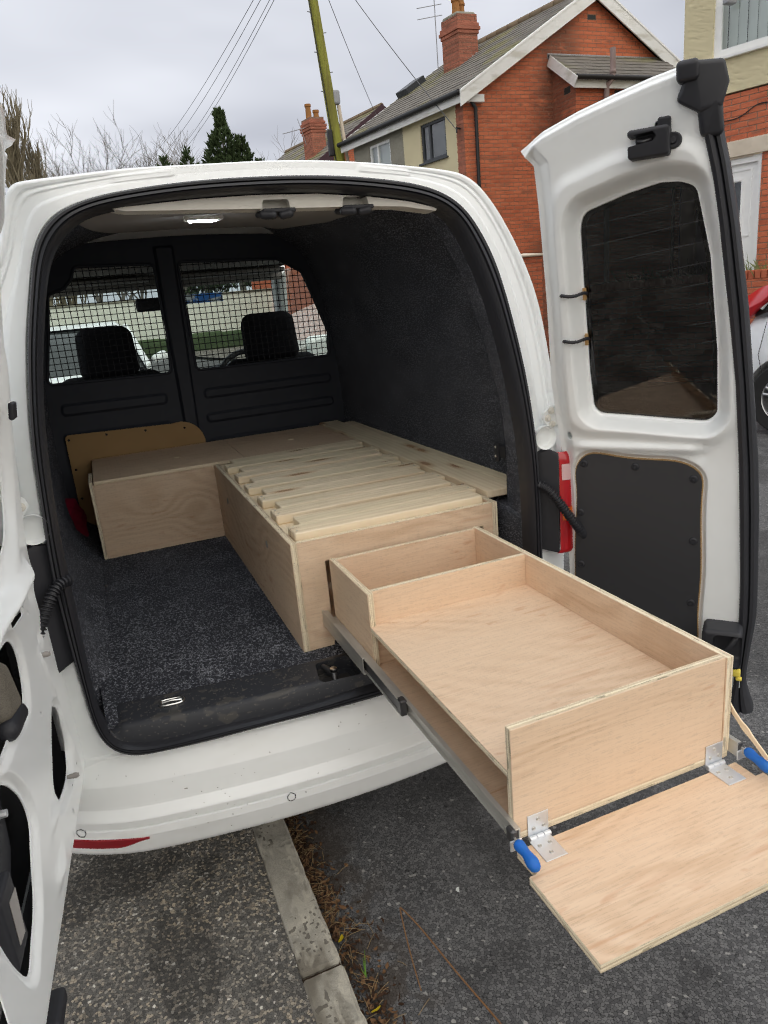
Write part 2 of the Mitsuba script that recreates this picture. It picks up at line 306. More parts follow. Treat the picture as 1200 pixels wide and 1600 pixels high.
add(f'{VAN}__bumper__reflector', loft(np.array(rf).transpose(1, 0, 2), closed=False, flip=True), 'm_red_reflector', 20)
rf = [[[2*XC-p[0], p[1], p[2]] for p in row] for row in rf]
add(f'{VAN}__bumper__reflector', loft(np.array(rf).transpose(1, 0, 2), closed=False), 'm_red_reflector', 20)
# ------------------------------------------------- load space
def wall_r(y):
    k = np.clip((y-.2)/1.6, 0, 1)
    w = [(.0, 1.145+.07*k), (.30, 1.135+.07*k), (.44, 1.10+.085*k), (.53, 1.05+.09*k), (.585, .97+.05*k), (.63, .80), (.655, .60), (.665, .38), (.66, .27), (.655, .10), (.60, .0), (.54, -.015), (.3, -.02)]
    return [(a+.03, b) for a, b in w]+[(.03-a, b) for a, b in w[::-1] if a > 0]
rl = {y: polar_lin(wall_r(y)) for y in (.2, .6, 1.1, 1.82)}
lip = rsi+np.interp(np.abs(GA), [0, .5, .9, 1.6, 2.2, 2.6, 3.15], [.004, .012, .03, .045, .035, .012, .004])
W = [ring(rsi+.001, .024), ring(rsi+.55*(lip-rsi), .08), ring(lip, .145), ring(lip+.006, .158), ring(lip+.03, .166), ring(rl[.2]*.5+(lip+.03)*.5, .19), ring(rl[.2], 0, .24)]+[ring(rl[y], 0, y) for y in (.6, 1.1, 1.82)]
add(f'{VAN}__carpet_lining', loft(W, flip=True), 'm_carpet_wall', 60)
fl = Polygon([(-.541, -.008), (-.563, .06), (-.36, .055), (-.20, .036), (-.03, .026), (.15, .026), (.36, .055), (.545, .07), (.69, .3), (.70, 1.82), (-.64, 1.82), (-.61, 1.0), (-.56, .35)])
add(f'{VAN}__carpet_floor', frame(extr(fl, .012), [0, 0, -.010], [1, 0, 0], [0, 1, 0], [0, 0, 1]), 'm_carpet')
add(f'{VAN}__carpet_ledge', rbox([.64, .125, .135], [.13, .21, .275], .012), 'm_carpet', 40)
# plastic sill trim: flat, then sloping to the seal, with a recess for the door striker
sx = np.linspace(-.537, .556, 110); rows = []
def seal_z(x): return float(np.interp(x, [-.556, -.553, -.545, -.526, -.505, -.485, -.367, -.221, .18, .36, .49, .535, .558, .566], [.11, .10, .019, -.022, -.034, -.040, -.042, -.039, -.036, -.040, -.036, -.018, .03, .12]))
def crease(x): return -.072+.2*(x-XC)**2
for x in sx:
    yb_ = np.interp(x, [-.54, -.36, -.03, .1, .36, .55], [.085, .062, .030, .03, .062, .085]); yc = crease(x)
    ends = ss(0, .03, x+.537)*ss(0, .03, .556-x); k = .012*(1-ends)
    zs = seal_z(x)-.003; ZC = lambda z: max(z, zs)
    rows.append([[x, yb_+.03, -.004], [x, yb_+.004, .004-k], [x, yb_-.004, .0055-k], [x, yc+.012, .0045-k], [x, yc+.003, .002-k], [x, yc-.0035, ZC(-.005-k)], [x, yc-.008, ZC(-.022-k)], [x, yc-.0095, ZC(-.034-k)], [x, yc-.010, ZC(-.040-k)-.004]])
# recess between the bed leg and the runner
sill = loft(np.array(rows).transpose(1, 0, 2), closed=False, flip=False)
bot = [[[p[0], p[1], min(p[2], -.02)-.016] for p in r] for r in rows]
v = np.vstack([np.array(rows).reshape(-1, 3), np.array(bot).reshape(-1, 3)])
a_, b_ = len(sx), 9
def grid_solid(top, bottom):
    A, B = np.asarray(top), np.asarray(bottom); a, b = A.shape[:2]; n = a*b
    idx = np.arange(n).reshape(a, b); f = []
    q = np.stack([idx[:-1, :-1], idx[1:, :-1], idx[1:, 1:], idx[:-1, 1:]], -1).reshape(-1, 4); f.append(q); f.append(q[:, ::-1]+n)
    for e in (idx[:, 0][::-1], idx[-1, :][::-1], idx[:, -1], idx[0, :]):
        f.append(np.stack([e[:-1], e[1:], e[1:]+n, e[:-1]+n], -1))
    q = np.vstack(f); m = trimesh.Trimesh(np.vstack([A.reshape(-1, 3), B.reshape(-1, 3)]), np.vstack([q[:, [0, 1, 2]], q[:, [0, 2, 3]]]), process=False)
    if m.volume < 0: m.invert()
    return m
S_ = man(grid_solid(np.array(rows), np.array(bot)))
pit = rpoly([(-.060, -.070), (.050, -.074), (.045, .008), (.03, .022), (-.045, .018)], .012)
pitm = man(frame(extr(pit, .14), [0, 0, -.10], [1, 0, 0], [0, 1, 0], [0, 0, 1]))
S_ = S_-pitm
add(f'{VAN}__sill_trim', tm(S_), 'm_sill', 30)
rim = np.array(pit.buffer(.001).exterior.coords)[:-1]
add(f'{VAN}__sill_trim__recess_floor', frame(extr(pit.buffer(.003), .004), [0, 0, -.032], [1, 0, 0], [0, 1, 0], [0, 0, 1]), 'm_sill')
add(f'{VAN}__sill_trim__striker', cat([hull([[-.015, -.045, -.026], [-.012, -.030, -.002]], [.008, .008]), hull([[-.012, -.030, -.006], [-.028, .004, .0]], [.009, .007]), bx(-.045, .03, -.06, -.005, -.030, -.026, .002)]), 'm_dark_steel', 40)
add(f'{VAN}__sill_trim__striker_head', lathe([(0, .006), (.009, .005), (.010, .0), (.009, -.004), (0, -.004)], 18).apply_translation([-.012, -.030, .003]), 'm_chrome', 40)
g = np.linspace(0, 2*np.pi, 36, endpoint=False)
def stadium(cx, cy, a, b, rot):
    o = []
    for t in g:
        x, y = a*np.sign(math.cos(t))*abs(math.cos(t))**.55, b*np.sign(math.sin(t))*abs(math.sin(t))**.75
        o.append([cx+x*math.cos(rot)-y*math.sin(rot), cy+x*math.sin(rot)+y*math.cos(rot)])
    return o
tie = thing('tie_down_ring', 'small chrome oval tie-down ring set in the black loading sill', 'tie-down ring')
TX, TY = -.395, .022
add(f'{tie}__rim', tube([[x, y, .0075] for x, y in stadium(TX, TY, .027, .0135, -.1)], .0035, 8, closed=True), 'm_chrome', True)
add(f'{tie}__cup', frame(extr(Polygon(stadium(TX, TY, .025, .012, -.1)), .002), [0, 0, .0058], [1, 0, 0], [0, 1, 0], [0, 0, 1]), 'm_dark_steel')
add(f'{tie}__bar', tube([[TX-.022, TY+.001, .0095], [TX, TY-.001, .0115], [TX+.022, TY-.005, .0095]], .0032, 8), 'm_chrome', True)
# header above the opening, strikers, roof lining, lamp
hd = Polygon([(-.33, 1.083), (-.168, 1.094), (-.036, 1.098), (.104, 1.096), (.225, 1.086), (.32, 1.073), (.392, 1.056), (.388, 1.050), (.30, 1.063), (.22, 1.0665), (.0, 1.070), (-.14, 1.0735), (-.30, 1.077)])
hs = man(xz(hd, .05, .105))
for cx in (.008, .190): hs = hs-man(xz(rpoly([(cx-.036, 1.045), (cx+.036, 1.045), (cx+.028, 1.088), (cx-.028, 1.088)], .006), .0, .082))
add(f'{VAN}__header_rail', tm(hs), 'm_cream_metal', 30)
for cx in (.008, .190):
    k = thing(f'{VAN}__roof_striker', None, None)
    labels.pop(k, None)
    add(k, cat([rbox([cx+.006, .070, 1.066], [.072, .05, .009], .003), hull([[cx-.030, .05, 1.058], [cx-.012, .04, 1.056]], .009), hull([[cx+.012, .05, 1.056], [cx+.026, .045, 1.058]], .009), hull([[cx-.034, .08, 1.062], [cx+.02, .08, 1.062]], .007)]), 'm_plastic', 40)
rlp = []
for y in np.linspace(.10, 1.80, 14):
    k = (y-.1)/1.7; z = 1.088+.125*k; hw = np.interp(y, [.1, .5, .8, 1.2, 1.8], [.50, .53, .50, .42, .40])
    rlp.append([[-.46-.0*k, y, z-.015], [-.40, y, z], [0, y, z+.008], [hw-.08, y, z], [hw, y, z-.012]])
add(f'{VAN}__roof_lining', loft(np.array(rlp).transpose(1, 0, 2), closed=False), 'm_lining', True)
lamp = thing('interior_lamp', 'small lit white strip lamp in the van ceiling', 'lamp')
add(f'{lamp}__housing', rbox([-.075, .50, 1.112], [.105, .036, .012], .005), 'm_cream_metal', 40)
lens = rbox([-.077, .498, 1.1045], [.072, .020, .005], .0022)
scene[numbered(f'{lamp}__lens')] = {**mikit.ply(lens, 'm_lamp_lens', 30), 'emitter': {'type': 'area', 'radiance': {'type': 'rgb', 'value': [24.0, 27.0, 30.0]}}}
# bulkhead with two mesh windows
YB = 1.82
def bh_edge():
    r = rl[1.82]*1.012; x, z = CEN[0]+r*np.sin(GA), CEN[1]+r*np.cos(GA); return Polygon(np.stack([x, z], 1)).buffer(0)
wL = rpoly([(-.612, .640), (-.100, .632), (-.088, .80), (-.096, 1.098), (-.415, 1.108), (-.435, 1.06), (-.47, 1.025), (-.535, 1.005), (-.565, .85)], .022)
wR = rpoly([(.014, .632), (.652, .628), (.660, .74), (.608, .895), (.562, 1.02), (.45, 1.085), (.006, 1.100)], .022)
P = bh_edge()-wL-wR
bh = man(xz(P, YB, YB+.03))
add(f'{VAN}__bulkhead', tm(bh), 'm_bulkhead', 20)
def rib(pts, r, h): 
    p = rpoly(pts, r); a = np.array(p.exterior.coords)[:-1]; b = np.array(p.buffer(-.010).exterior.coords)[:-1]
    m = cat([xz(p, YB-.001, YB-.004), hull_pts(p, h)]); return m
def hull_pts(p, h):
    a = np.array(p.exterior.coords)[:-1]; b = np.array(p.buffer(-.012).exterior.coords)[:-1]
    return trimesh.convex.convex_hull(np.vstack([np.c_[a[:, 0], np.full(len(a), YB-.001), a[:, 1]], np.c_[b[:, 0], np.full(len(b), YB-h), b[:, 1]]]))
for pts in ([(-.585, .500), (-.135, .497), (-.13, .550), (-.58, .556)], [(.026, .497), (.650, .500), (.648, .548), (.028, .547)], [(.022, .385), (.650, .388), (.648, .436), (.024, .434)], [(-.60, .375), (-.135, .372), (-.13, .425), (-.595, .43)], [(.022, .27), (.650, .27), (.648, .318), (.024, .318)]):
    add(f'{VAN}__bulkhead__rib', hull_pts(rpoly(pts, .02), .010), 'm_bulkhead', 25)
add(f'{VAN}__bulkhead__pillar', hull_pts(rpoly([(-.082, .0), (-.022, .0), (.0, 1.17), (-.088, 1.17)], .008), .022), 'm_bulkhead', 25)
for w in (wL, wR):
    e = np.array(w.exterior.coords)[:-1]; add(f'{VAN}__bulkhead__window_surround', tube([[a, YB-.002, b] for a, b in e], .006, 8, closed=True), 'm_bulkhead', 60)
wire = []
for w in (wL, wR):
    x0, z0, x1, z1 = w.bounds
    for x in np.arange(x0+.012, x1, .0262):
        g_ = w.buffer(.004).intersection(LineString([(x, 0), (x-.0, 2)]))
        for s_ in getattr(g_, 'geoms', [g_]):
            if not s_.is_empty: c = np.array(s_.coords); wire.append(tube([[c[0, 0], YB+.006, c[0, 1]], [c[1, 0], YB+.006, c[1, 1]]], .0019, 5))
    for z in np.arange(z0+.012, z1, .0262):
        g_ = w.buffer(.004).intersection(LineString([(-2, z), (2, z)]))
        for s_ in getattr(g_, 'geoms', [g_]):
            if not s_.is_empty: c = np.array(s_.coords); wire.append(tube([[c[0, 0], YB+.0085, c[0, 1]], [c[1, 0], YB+.0085, c[1, 1]]], .0019, 5))
tag(add(f'{VAN}__bulkhead__wire_mesh', cat(wire), 'm_plastic', True), kind='stuff')
add(f'{VAN}__windscreen_sticker', cat([trimesh.creation.box(extents=[.22, .002, .05]).apply_translation([.25, 2.835, .965])]), 'm_sticker'); tag(f'{VAN}__windscreen_sticker', 'blue and white mottled patch at the top of the windscreen')
mat('m_sticker', lambda p, n, uv: MX(MX((0.05, 0.20, 0.62), (0.62, 0.68, 0.74), SM(.45, .58, F(p.x*26, p.z*40, 3, 3))), (0.10, 0.12, 0.14), SM(.6, .7, N(p.x*60, p.z*70, 1))*.6), .6, .3)
# cab
for cx, w in ((-.345, .25), (.455, .275)):
    s = f'{VAN}__seat'; s = numbered(s)
    scene[s] = mikit.ply(cat([rbox([cx, 2.16, .28], [.50, .16, .72], .07, 20, rotm([1, 0, 0], -10)), rbox([cx, 2.38, -.08], [.50, .5, .16], .06)]), 'm_fabric', 50)
    add(f'{s}__headrest', hull([[cx-w*.30, 2.19, .80], [cx+w*.30, 2.19, .80], [cx-w*.36, 2.17, .66], [cx+w*.36, 2.17, .66], [cx-w*.30, 2.23, .78], [cx+w*.30, 2.23, .78]], [.055, .055, .045, .045, .05, .05], 24), 'm_fabric', 60)
    add(f'{s}__headrest_post', tube([[cx-.06, 2.19, .56], [cx-.06, 2.19, .66]], .007, 8), 'm_dark_steel', True); add(f'{s}__headrest_post', tube([[cx+.06, 2.19, .56], [cx+.06, 2.19, .66]], .007, 8), 'm_dark_steel', True)
d_ = []
for x, zt in ((-.80, .50), (-.6, .535), (0, .54), (.2, .56), (.35, .585), (.55, .585), (.7, .55), (.80, .51)):
    d_.append([[x, 2.72, -.2], [x, 2.70, zt-.16], [x, 2.76, zt-.03], [x, 2.84, zt], [x, 3.05, zt-.01], [x, 3.42, zt-.06], [x, 3.42, -.2]])
add(f'{VAN}__dashboard', loft(d_, closed=True, flip=False), 'm_bulkhead', 40)
sw = numbered(f'{VAN}__steering_wheel')
M = rotm([1, 0, 0], 62)
g = np.linspace(0, 2*np.pi, 48, endpoint=False)
m = tube(np.c_[.185*np.cos(g), .185*np.sin(g), 0*g], .0155, 10, closed=True); m.apply_transform(M); m.apply_translation([.42, 2.60, .485]); scene[sw] = mikit.ply(m, 'm_plastic', True)
m = cat([rbox([0, 0, .02], [.15, .12, .04], .018), rbox([.11, .0, .01], [.14, .035, .016], .007), rbox([-.11, 0, .01], [.14, .035, .016], .007), rbox([0, -.11, .01], [.04, .14, .016], .007)]); m.apply_transform(M); m.apply_translation([.42, 2.60, .485]); add(f'{sw}__hub', m, 'm_plastic', 50)
add(f'{VAN}__rear_view_mirror', cat([rbox([-.035, 2.68, .950], [.215, .03, .065], .014), tube([[0, 2.69, .96], [0, 2.72, 1.03]], .008, 8)]), 'm_plastic', 50)
for x0, x1 in ((-.62, -.06), (.10, .66)): add(f'{VAN}__sun_visor', rbox([(x0+x1)/2, 2.56, 1.075], [x1-x0, .17, .022], .009), 'm_lining', 50)
add(f'{VAN}__cab_roof', cat([bx(-.66, .69, 1.85, 2.72, 1.10, 1.125, .004), bx(-.66, .69, 2.66, 2.74, 1.03, 1.10, .01)]), 'm_lining', 40)
add(f'{VAN}__cab_shell', cat([loft([np.array([[x, 1.87, 1.20], [x, 2.72, 1.15], [x, 2.72, 1.128], [x, 1.87, 1.128]]) for x in (-.62, .65)])]+[
    cat([tube([[XC+s*.66, 2.70, 1.09], [XC+s*.74, 3.05, .83], [XC+s*.80, 3.45, .50]], .045, 10), yz(Polygon([(1.70, -.35), (2.95, -.35), (3.62, -.25), (3.62, .48), (1.70, .53)]), XC+s*.80, XC+s*.86), yz(Polygon([(1.74, .5), (1.94, .5), (1.98, 1.15), (1.74, 1.15)]), XC+s*.70, XC+s*.80)]) for s in (-1, 1)]+[
    loft([np.array([[x, 3.42, .53], [x, 3.9, .46], [x, 4.22, .34], [x, 4.30, .1], [x, 4.28, -.25], [x, 3.42, -.25]]) for x in (-.84, -.6, 0, .6, .87)], closed=True)]), 'm_white', 35)
ws = [[[XC+s*.62, 2.72, 1.08], [XC+s*.74, 3.42, .53]] for s in np.linspace(-1, 1, 9)]
add(f'{VAN}__windscreen', loft(ws, closed=False), 'm_glass')
for s in (-1, 1): add(f'{VAN}__side_window', trimesh.Trimesh([[XC+s*.80, 1.95, .52], [XC+s*.80, 3.35, .50], [XC+s*.70, 2.72, 1.08], [XC+s*.70, 1.95, 1.1]], [[0, 1, 2], [0, 2, 3]]), 'm_glass')
for s in (-1, 1): add(f'{VAN}__wing_mirror', rbox([XC+s*.97, 3.02, .58], [.20, .09, .20], .035), 'm_white', 50)
def wheel(c, R, w, key, axis='x', spokes=5, alloy='m_alloy', side=1):
    k = numbered(key)
    m = lathe([(R*.62, -w*.5), (R*.90, -w*.52), (R*.985, -w*.38), (R, -w*.2), (R, w*.2), (R*.985, w*.38), (R*.90, w*.52), (R*.62, w*.5), (R*.60, 0), (R*.62, -w*.5)], 40, 'x'); m.apply_translation(c); scene[k] = mikit.ply(m, 'm_tyre', 40)
    return k
mat('m_tyre', (0.018, 0.018, 0.018), .75, .3)
mat('m_alloy', (0.50, 0.51, 0.52), .30, .5, metal=.9)
for s in (-1, 1):
    for y in (1.0, 3.68):
        k = wheel([XC+s*.76, y, GZ+.315], .315, .20, f'{VAN}__wheel'); m = lathe([(.19, -.08), (.17, .06), (.05, .07), (0, .07)], 24, 'x'); 
        if s < 0: m.apply_transform(rotm([0, 0, 1], 180))
        m.apply_translation([XC+s*.76, y, GZ+.315]); add(f'{k}__hub_cap', m, 'm_alloy', 40)
add(f'{VAN}__underbody', cat([bx(-.80, .83, .05, 4.1, -.32, -.14, .02), bx(-.78, .81, .0, 4.0, -.14, -.03, .01)]), 'm_plastic')
# right tail light in its recess, wiring boot, hinges
tl = numbered(f'{VAN}__tail_light')
def tail(sgn):
    X = lambda a: XC+sgn*(a-XC)
    hs_ = trimesh.convex.convex_hull(np.array([[X(a), y, z] for a, y, z in [(.598, -.012, .185), (.645, -.045, .178), (.645, -.050, .425), (.60, -.018, .445), (.598, .12, .185), (.72, .12, .178), (.72, .12, .425), (.6, .12, .445), (.625, -.036, .455), (.648, -.045, .444), (.648, -.043, .168)]]))
    p = spl([(.648, -.047), (.668, -.056), (.695, -.052), (.717, -.02), (.732, .05), (.742, .12)], 18, False)
    zz = np.array([.168, .172, .182, .30, .42, .438, .446]); ins = np.array([.010, .004, 0, 0, 0, .004, .012])
    ln = loft([[[X(a-i_*.6), y+i_*.8, z] for a, y in p] for z, i_ in zip(zz, ins)], closed=False, flip=sgn < 0)
    return hs_, ln, X
for sgn in (1, -1):
    hs_, ln, X = tail(sgn); YO = 0 if sgn > 0 else .075
    ln.apply_translation([0, YO, 0])
    k = tl if sgn == 1 else numbered(f'{VAN}__tail_light')
    scene[k] = mikit.ply(hs_, 'm_plastic', 30); add(f'{k}__lens', ln, 'm_red_lens', 50)
    q = spl([(.653, -.0505), (.668, -.0575), (.695, -.0535), (.717, -.0215)], 8, False)
    add(f'{k}__reverse_lens', loft([[[X(a), y-.0008+YO, z] for a, y in q] for z in (.372, .415)], closed=False, flip=sgn < 0), 'm_clear_lens', 50)
    add(f'{k}__indicator_lens', loft([[[X(a), y-.0008+YO, z] for a, y in q] for z in (.262, .298)], closed=False, flip=sgn < 0), 'm_orange_lens', 50)
    c = spl([(.575, -.02, .365), (.602, -.045, .362), (.625, -.066, .330), (.650, -.082, .285), (.675, -.092, .245), (.700, -.085, .215)], 46, False)
    m = []
    g2 = np.linspace(0, 1, 46*3); cc = np.stack([np.interp(g2, np.linspace(0, 1, 46), c[:, i]) for i in range(3)], 1)
    r_ = .0105+.0022*np.sign(np.sin(np.arange(len(cc))*2*np.pi/4.6)); r_[-20:] = .012
    m = tube([[X(a), b, d] for a, b, d in cc], r_, 12); add(f'{VAN}__wiring_boot', m, 'm_rubber', 30)
    hk = numbered(f'{VAN}__door_hinge')
    hp = rpoly([(.622, .548), (.618, .535), (.636, .508), (.660, .505), (.690, .508), (.690, .566), (.640, .566)], .006)
    h1 = xz(hp, -.024, -.017) if sgn > 0 else xz(Polygon([(X(a), b) for a, b in hp.exterior.coords]), -.024, -.017)
    scene[hk] = mikit.ply(cat([h1, tube([[X(.672), -.040, .508], [X(.672), -.040, .566]], .010, 12), bx(min(X(.655), X(.675)), max(X(.655), X(.675)), -.040, -.02, .512, .560, .004)]), 'm_white', 35)
    for a, b in ((.642, .553), (.632, .535), (.645, .518)): m = lathe([(0, .004), (.005, .004), (.006, 0), (.009, 0), (.009, -.002)], 14, 'y'); m.apply_translation([X(a), -.0265, b]); add(f'{hk}__bolt', m, 'm_cream_metal', 30)
    m = lathe([(0, .0), (.026, .0), (.030, .006), (.031, .02)], 28, 'y').apply_translation([X(.620), -.014, .487]); add(f'{VAN}__body__plug', m, 'm_white', 30)
tag(tl, None)
# ------------------------------------------------- rear doors: (u, z, w) -> world, w towards the inner side, following the raked rear
def door_frame(h, deg, sgn):
    a = math.radians(deg); d = np.array([math.cos(a), math.sin(a), 0]); n = sgn*np.array([-math.sin(a), math.cos(a), 0]); h = np.array([h[0], h[1], 0.])
    def P(u, z, w=0.0):
        u, z, w = np.broadcast_arrays(np.asarray(u, float), np.asarray(z, float), np.asarray(w, float))
        return h+u[..., None]*d+(w+lean(z))[..., None]*n+z[..., None]*np.array([0, 0, 1.])
    return P, d, n
def sdf(pts, U, Z):
    """signed distance to a closed outline, negative inside"""
    p = np.asarray(pts, float); q = np.vstack([p, p[:1]]); l_ = np.r_[0, np.cumsum(np.hypot(*np.diff(q, axis=0).T))]; t = np.linspace(0, l_[-1], 1600)
    d = cKDTree(np.c_[np.interp(t, l_, q[:, 0]), np.interp(t, l_, q[:, 1])]).query(np.c_[U.ravel(), Z.ravel()])[0].reshape(U.shape)
    return np.where(shapely.contains_xy(Polygon(p), U, Z), -d, d)
def skin(P, uL, uR, zB, zT, hfun, nu=240, nz=460, back=-.030, thin=0):
    s, t = np.meshgrid(np.linspace(0, 1, nu), np.linspace(0, 1, nz)); Z = zB(s)+(zT(s)-zB(s))*t; U = uL(Z)+(uR(Z)-uL(Z))*s
    W = hfun(U, Z); Fr, Bk = P(U, Z, W), P(U, Z, np.full_like(W, back) if not thin else W-thin)
    return man(grid_solid(Fr, Bk))
def prism(P, pts, w0, w1, r=0):
    p = rpoly(pts, r) if r else Polygon(pts).buffer(0)
    m = extr(p, 1.0); v = m.vertices; return man(trimesh.Trimesh(P(v[:, 0], v[:, 1], w0+(w1-w0)*v[:, 2]), m.faces if np.linalg.det(np.stack([P(1, 0)-P(0, 0), P(0, 0.1)-P(0, 0), P(0, 0, .1)-P(0, 0)])) > 0 else m.faces[:, ::-1], process=False))
def plate(P, pts, w0, w1, r=0):
    q = prism(P, pts, w0, w1, r); return tm(q)
def bars(P, pts, rad, n=10, closed=False):
    p = np.asarray(pts, float); return tube(P(p[:, 0], p[:, 1], p[:, 2]), rad, n, closed=closed)
def disc(P, u, z, w, prof, n=20):
    c = P(u, z, w); d = P(u+.01, z, w)-c; d /= np.linalg.norm(d); e = P(u, z, w+.01)-c; e /= np.linalg.norm(e); f = np.cross(e, d); m = lathe(prof, n); return frame(m, c, d, f, e)
def pbox(P, c, s, r, seg=18):
    p = np.array([[c[0]+a*(s[0]/2-r), c[1]+b*(s[1]/2-r), c[2]+e*(s[2]/2-r)] for a in (-1, 1) for b in (-1, 1) for e in (-1, 1)]); return hull(P(p[:, 0], p[:, 1], p[:, 2]), r, seg)
# right door, half-glazed
PR, DR_, NR_ = door_frame((.66, -.03), -50, -1)
D1 = numbered(f'{VAN}__rear_door')
win = spl([(.080, .955), (.088, .990), (.105, 1.008), (.176, 1.031), (.245, 1.044), (.285, 1.041), (.310, 1.022), (.325, .99), (.348, .889), (.366, .685), (.369, .612), (.364, .550), (.340, .526), (.27, .530), (.20, .537), (.125, .546), (.096, .571), (.085, .65), (.081, .75), (.080, .85)], 160)
surr = spl([(.036, .955), (.052, 1.025), (.085, 1.058), (.16, 1.082), (.255, 1.095), (.302, 1.079), (.333, 1.015), (.355, .89), (.386, .612), (.380, .52), (.34, .500), (.20, .508), (.09, .52), (.052, .57), (.045, .65), (.038, .8)], 160)
trimp = spl([(.044, .0), (.044, .12), (.047, .25), (.050, .36), (.053, .415), (.072, .438), (.14, .439), (.239, .431), (.318, .418), (.341, .398), (.346, .356), (.350, .132), (.348, 0), (.340, -.06), (.30, -.075), (.08, -.08), (.05, -.05)], 160)
uLr = lambda z: np.interp(z, [-.16, -.05, .134, .28, .454, .622, .818, .961, 1.036, 1.114, 1.15, 1.26], [.06, .03, .023, .017, .007, -.010, -.008, -.009, -.010, -.013, -.042, -.042])
uRr = lambda z: np.interp(z, [-.16, .039, .142, .422, .611, .783, .951, 1.037, 1.13, 1.26], [.452, .452, .450, .436, .421, .400, .378, .364, .345, .322])
zBr = lambda s: -.150+.0*s
zTr = lambda s: np.interp(s, [0, .15, .35, .55, .75, .9, 1], [1.150, 1.179, 1.202, 1.219, 1.234, 1.242, 1.240])
def lin(pts, r): return np.array(Polygon(pts).buffer(-r, quad_segs=10).buffer(r, quad_segs=10).exterior.coords)[:-1]
win = lin([(.0775, .972), (.085, 1.008), (.180, 1.034), (.247, 1.046), (.285, 1.043), (.318, 1.030), (.331, .97), (.348, .889), (.367, .685), (.3715, .545), (.366, .5215), (.27, .529), (.20, .536), (.092, .545), (.084, .65), (.0795, .85)], .030)
surr = lin([(.036, .955), (.045, 1.052), (.085, 1.062), (.16, 1.083), (.255, 1.097), (.318, 1.085), (.337, 1.015), (.357, .89), (.390, .612), (.396, .49), (.34, .494), (.20, .506), (.047, .515), (.043, .65), (.038, .8)], .045)
def hR(U, Z):
    w = np.zeros_like(U); dl = U-uLr(Z); sT = np.clip((U-uLr(Z))/(uRr(Z)-uLr(Z)), 0, 1); dt = zTr(sT)-Z
    body = .026*ss(.010, .042, dl)
    sd = sdf(surr, U, Z); sw = sdf(win, U, Z); st = sdf(trimp, U, Z)
    ridge = .013*np.exp(-(np.maximum(sd, 0)/.020)**2)
    q = ss(.034, .001, np.maximum(sw, 0)); w = (body+ridge)*(1-q)-.010*q*(sd < .06)
    # hollow under the top edge, rolled lip
    hol = ss(1.085, 1.115, Z-.0)*(1-ss(.012, .030, dt))
    w = w*(1-.75*hol*ss(.0, .03, sd)) + .012*np.exp(-((dt-.018)/.006)**2)*(Z > 1.0) - .010*(1-ss(0, .006, dt))
    w = np.minimum(w, .0115+.03*ss(.004, .022, st)) if True else w
    w = w+.010*np.exp(-((Z-.468+.02*U)/.012)**2)*ss(.03, .07, U)*(1-ss(.33, .37, U))
    w = w-.006*np.exp(-(((U-.345)/.016)**2+((Z-.455)/.022)**2))
    return w
R_ = skin(PR, uLr, uRr, zBr, zTr, hR)
R_ = R_-prism(PR, win+(win-win.mean(0))*.0, -.08, .08)
R_ = R_-prism(PR, [(.200, 1.088), (.272, 1.098), (.272, 1.150), (.245, 1.152), (.236, 1.115), (.20, 1.11)], -.012, .08, .003)
R_ = R_-prism(PR, np.c_[.035+.0085*np.cos(g), .492+.0105*np.sin(g)], -.02, .08)
scene[D1] = mikit.ply(tm(R_), 'm_white', 40); tag(D1, 'right rear door with dark tinted window and black lower trim panel')
lo = np.array(Polygon(win).buffer(.007).exterior.coords)[:-1]
add(f'{D1}__window', plate(PR, lo, -.0215, -.0180), 'm_tint')
fr = Polygon(win).buffer(.007)-Polygon(win).buffer(-.010)
m = extr(fr, 1.0); v = m.vertices; add(f'{D1}__window_border', trimesh.Trimesh(PR(v[:, 0], v[:, 1], -.0262+.003*v[:, 2]), m.faces, process=False), 'm_plastic')
hw = []
for z in np.arange(.60, 1.02, .043):
    q = LineString([(-.1, z-.03), (.6, z+.05)]).intersection(Polygon(win))
    if not q.is_empty: c = np.array(q.coords); hw.append(bars(PR, [[*c[0], -.0172], [*c.mean(0), -.0172], [*c[-1], -.0172]], .0006, 4))
tag(add(f'{D1}__heater_line', cat(hw), 'm_dark_steel', True), kind='stuff')
add(f'{D1}__trim_backing', plate(PR, np.array(Polygon(trimp).buffer(.0024).exterior.coords)[:-1], .010, .0175), 'm_hardboard')
add(f'{D1}__trim_panel', plate(PR, trimp, .0175, .0215), 'm_panel')
for u, z in [(.070, .419), (.194, .414), (.328, .388), (.060, .289), (.332, .231), (.060, .145), (.332, .067), (.062, -.01), (.2, -.05), (.32, -.04)]:
    add(f'{D1}__trim_bolt', disc(PR, u, z, .0215, [(0, .0035), (.0025, .0035), (.0028, .0022), (.0045, .0022), (.0055, .0045), (.009, .003), (.0098, 0)]), 'm_plastic', 30)
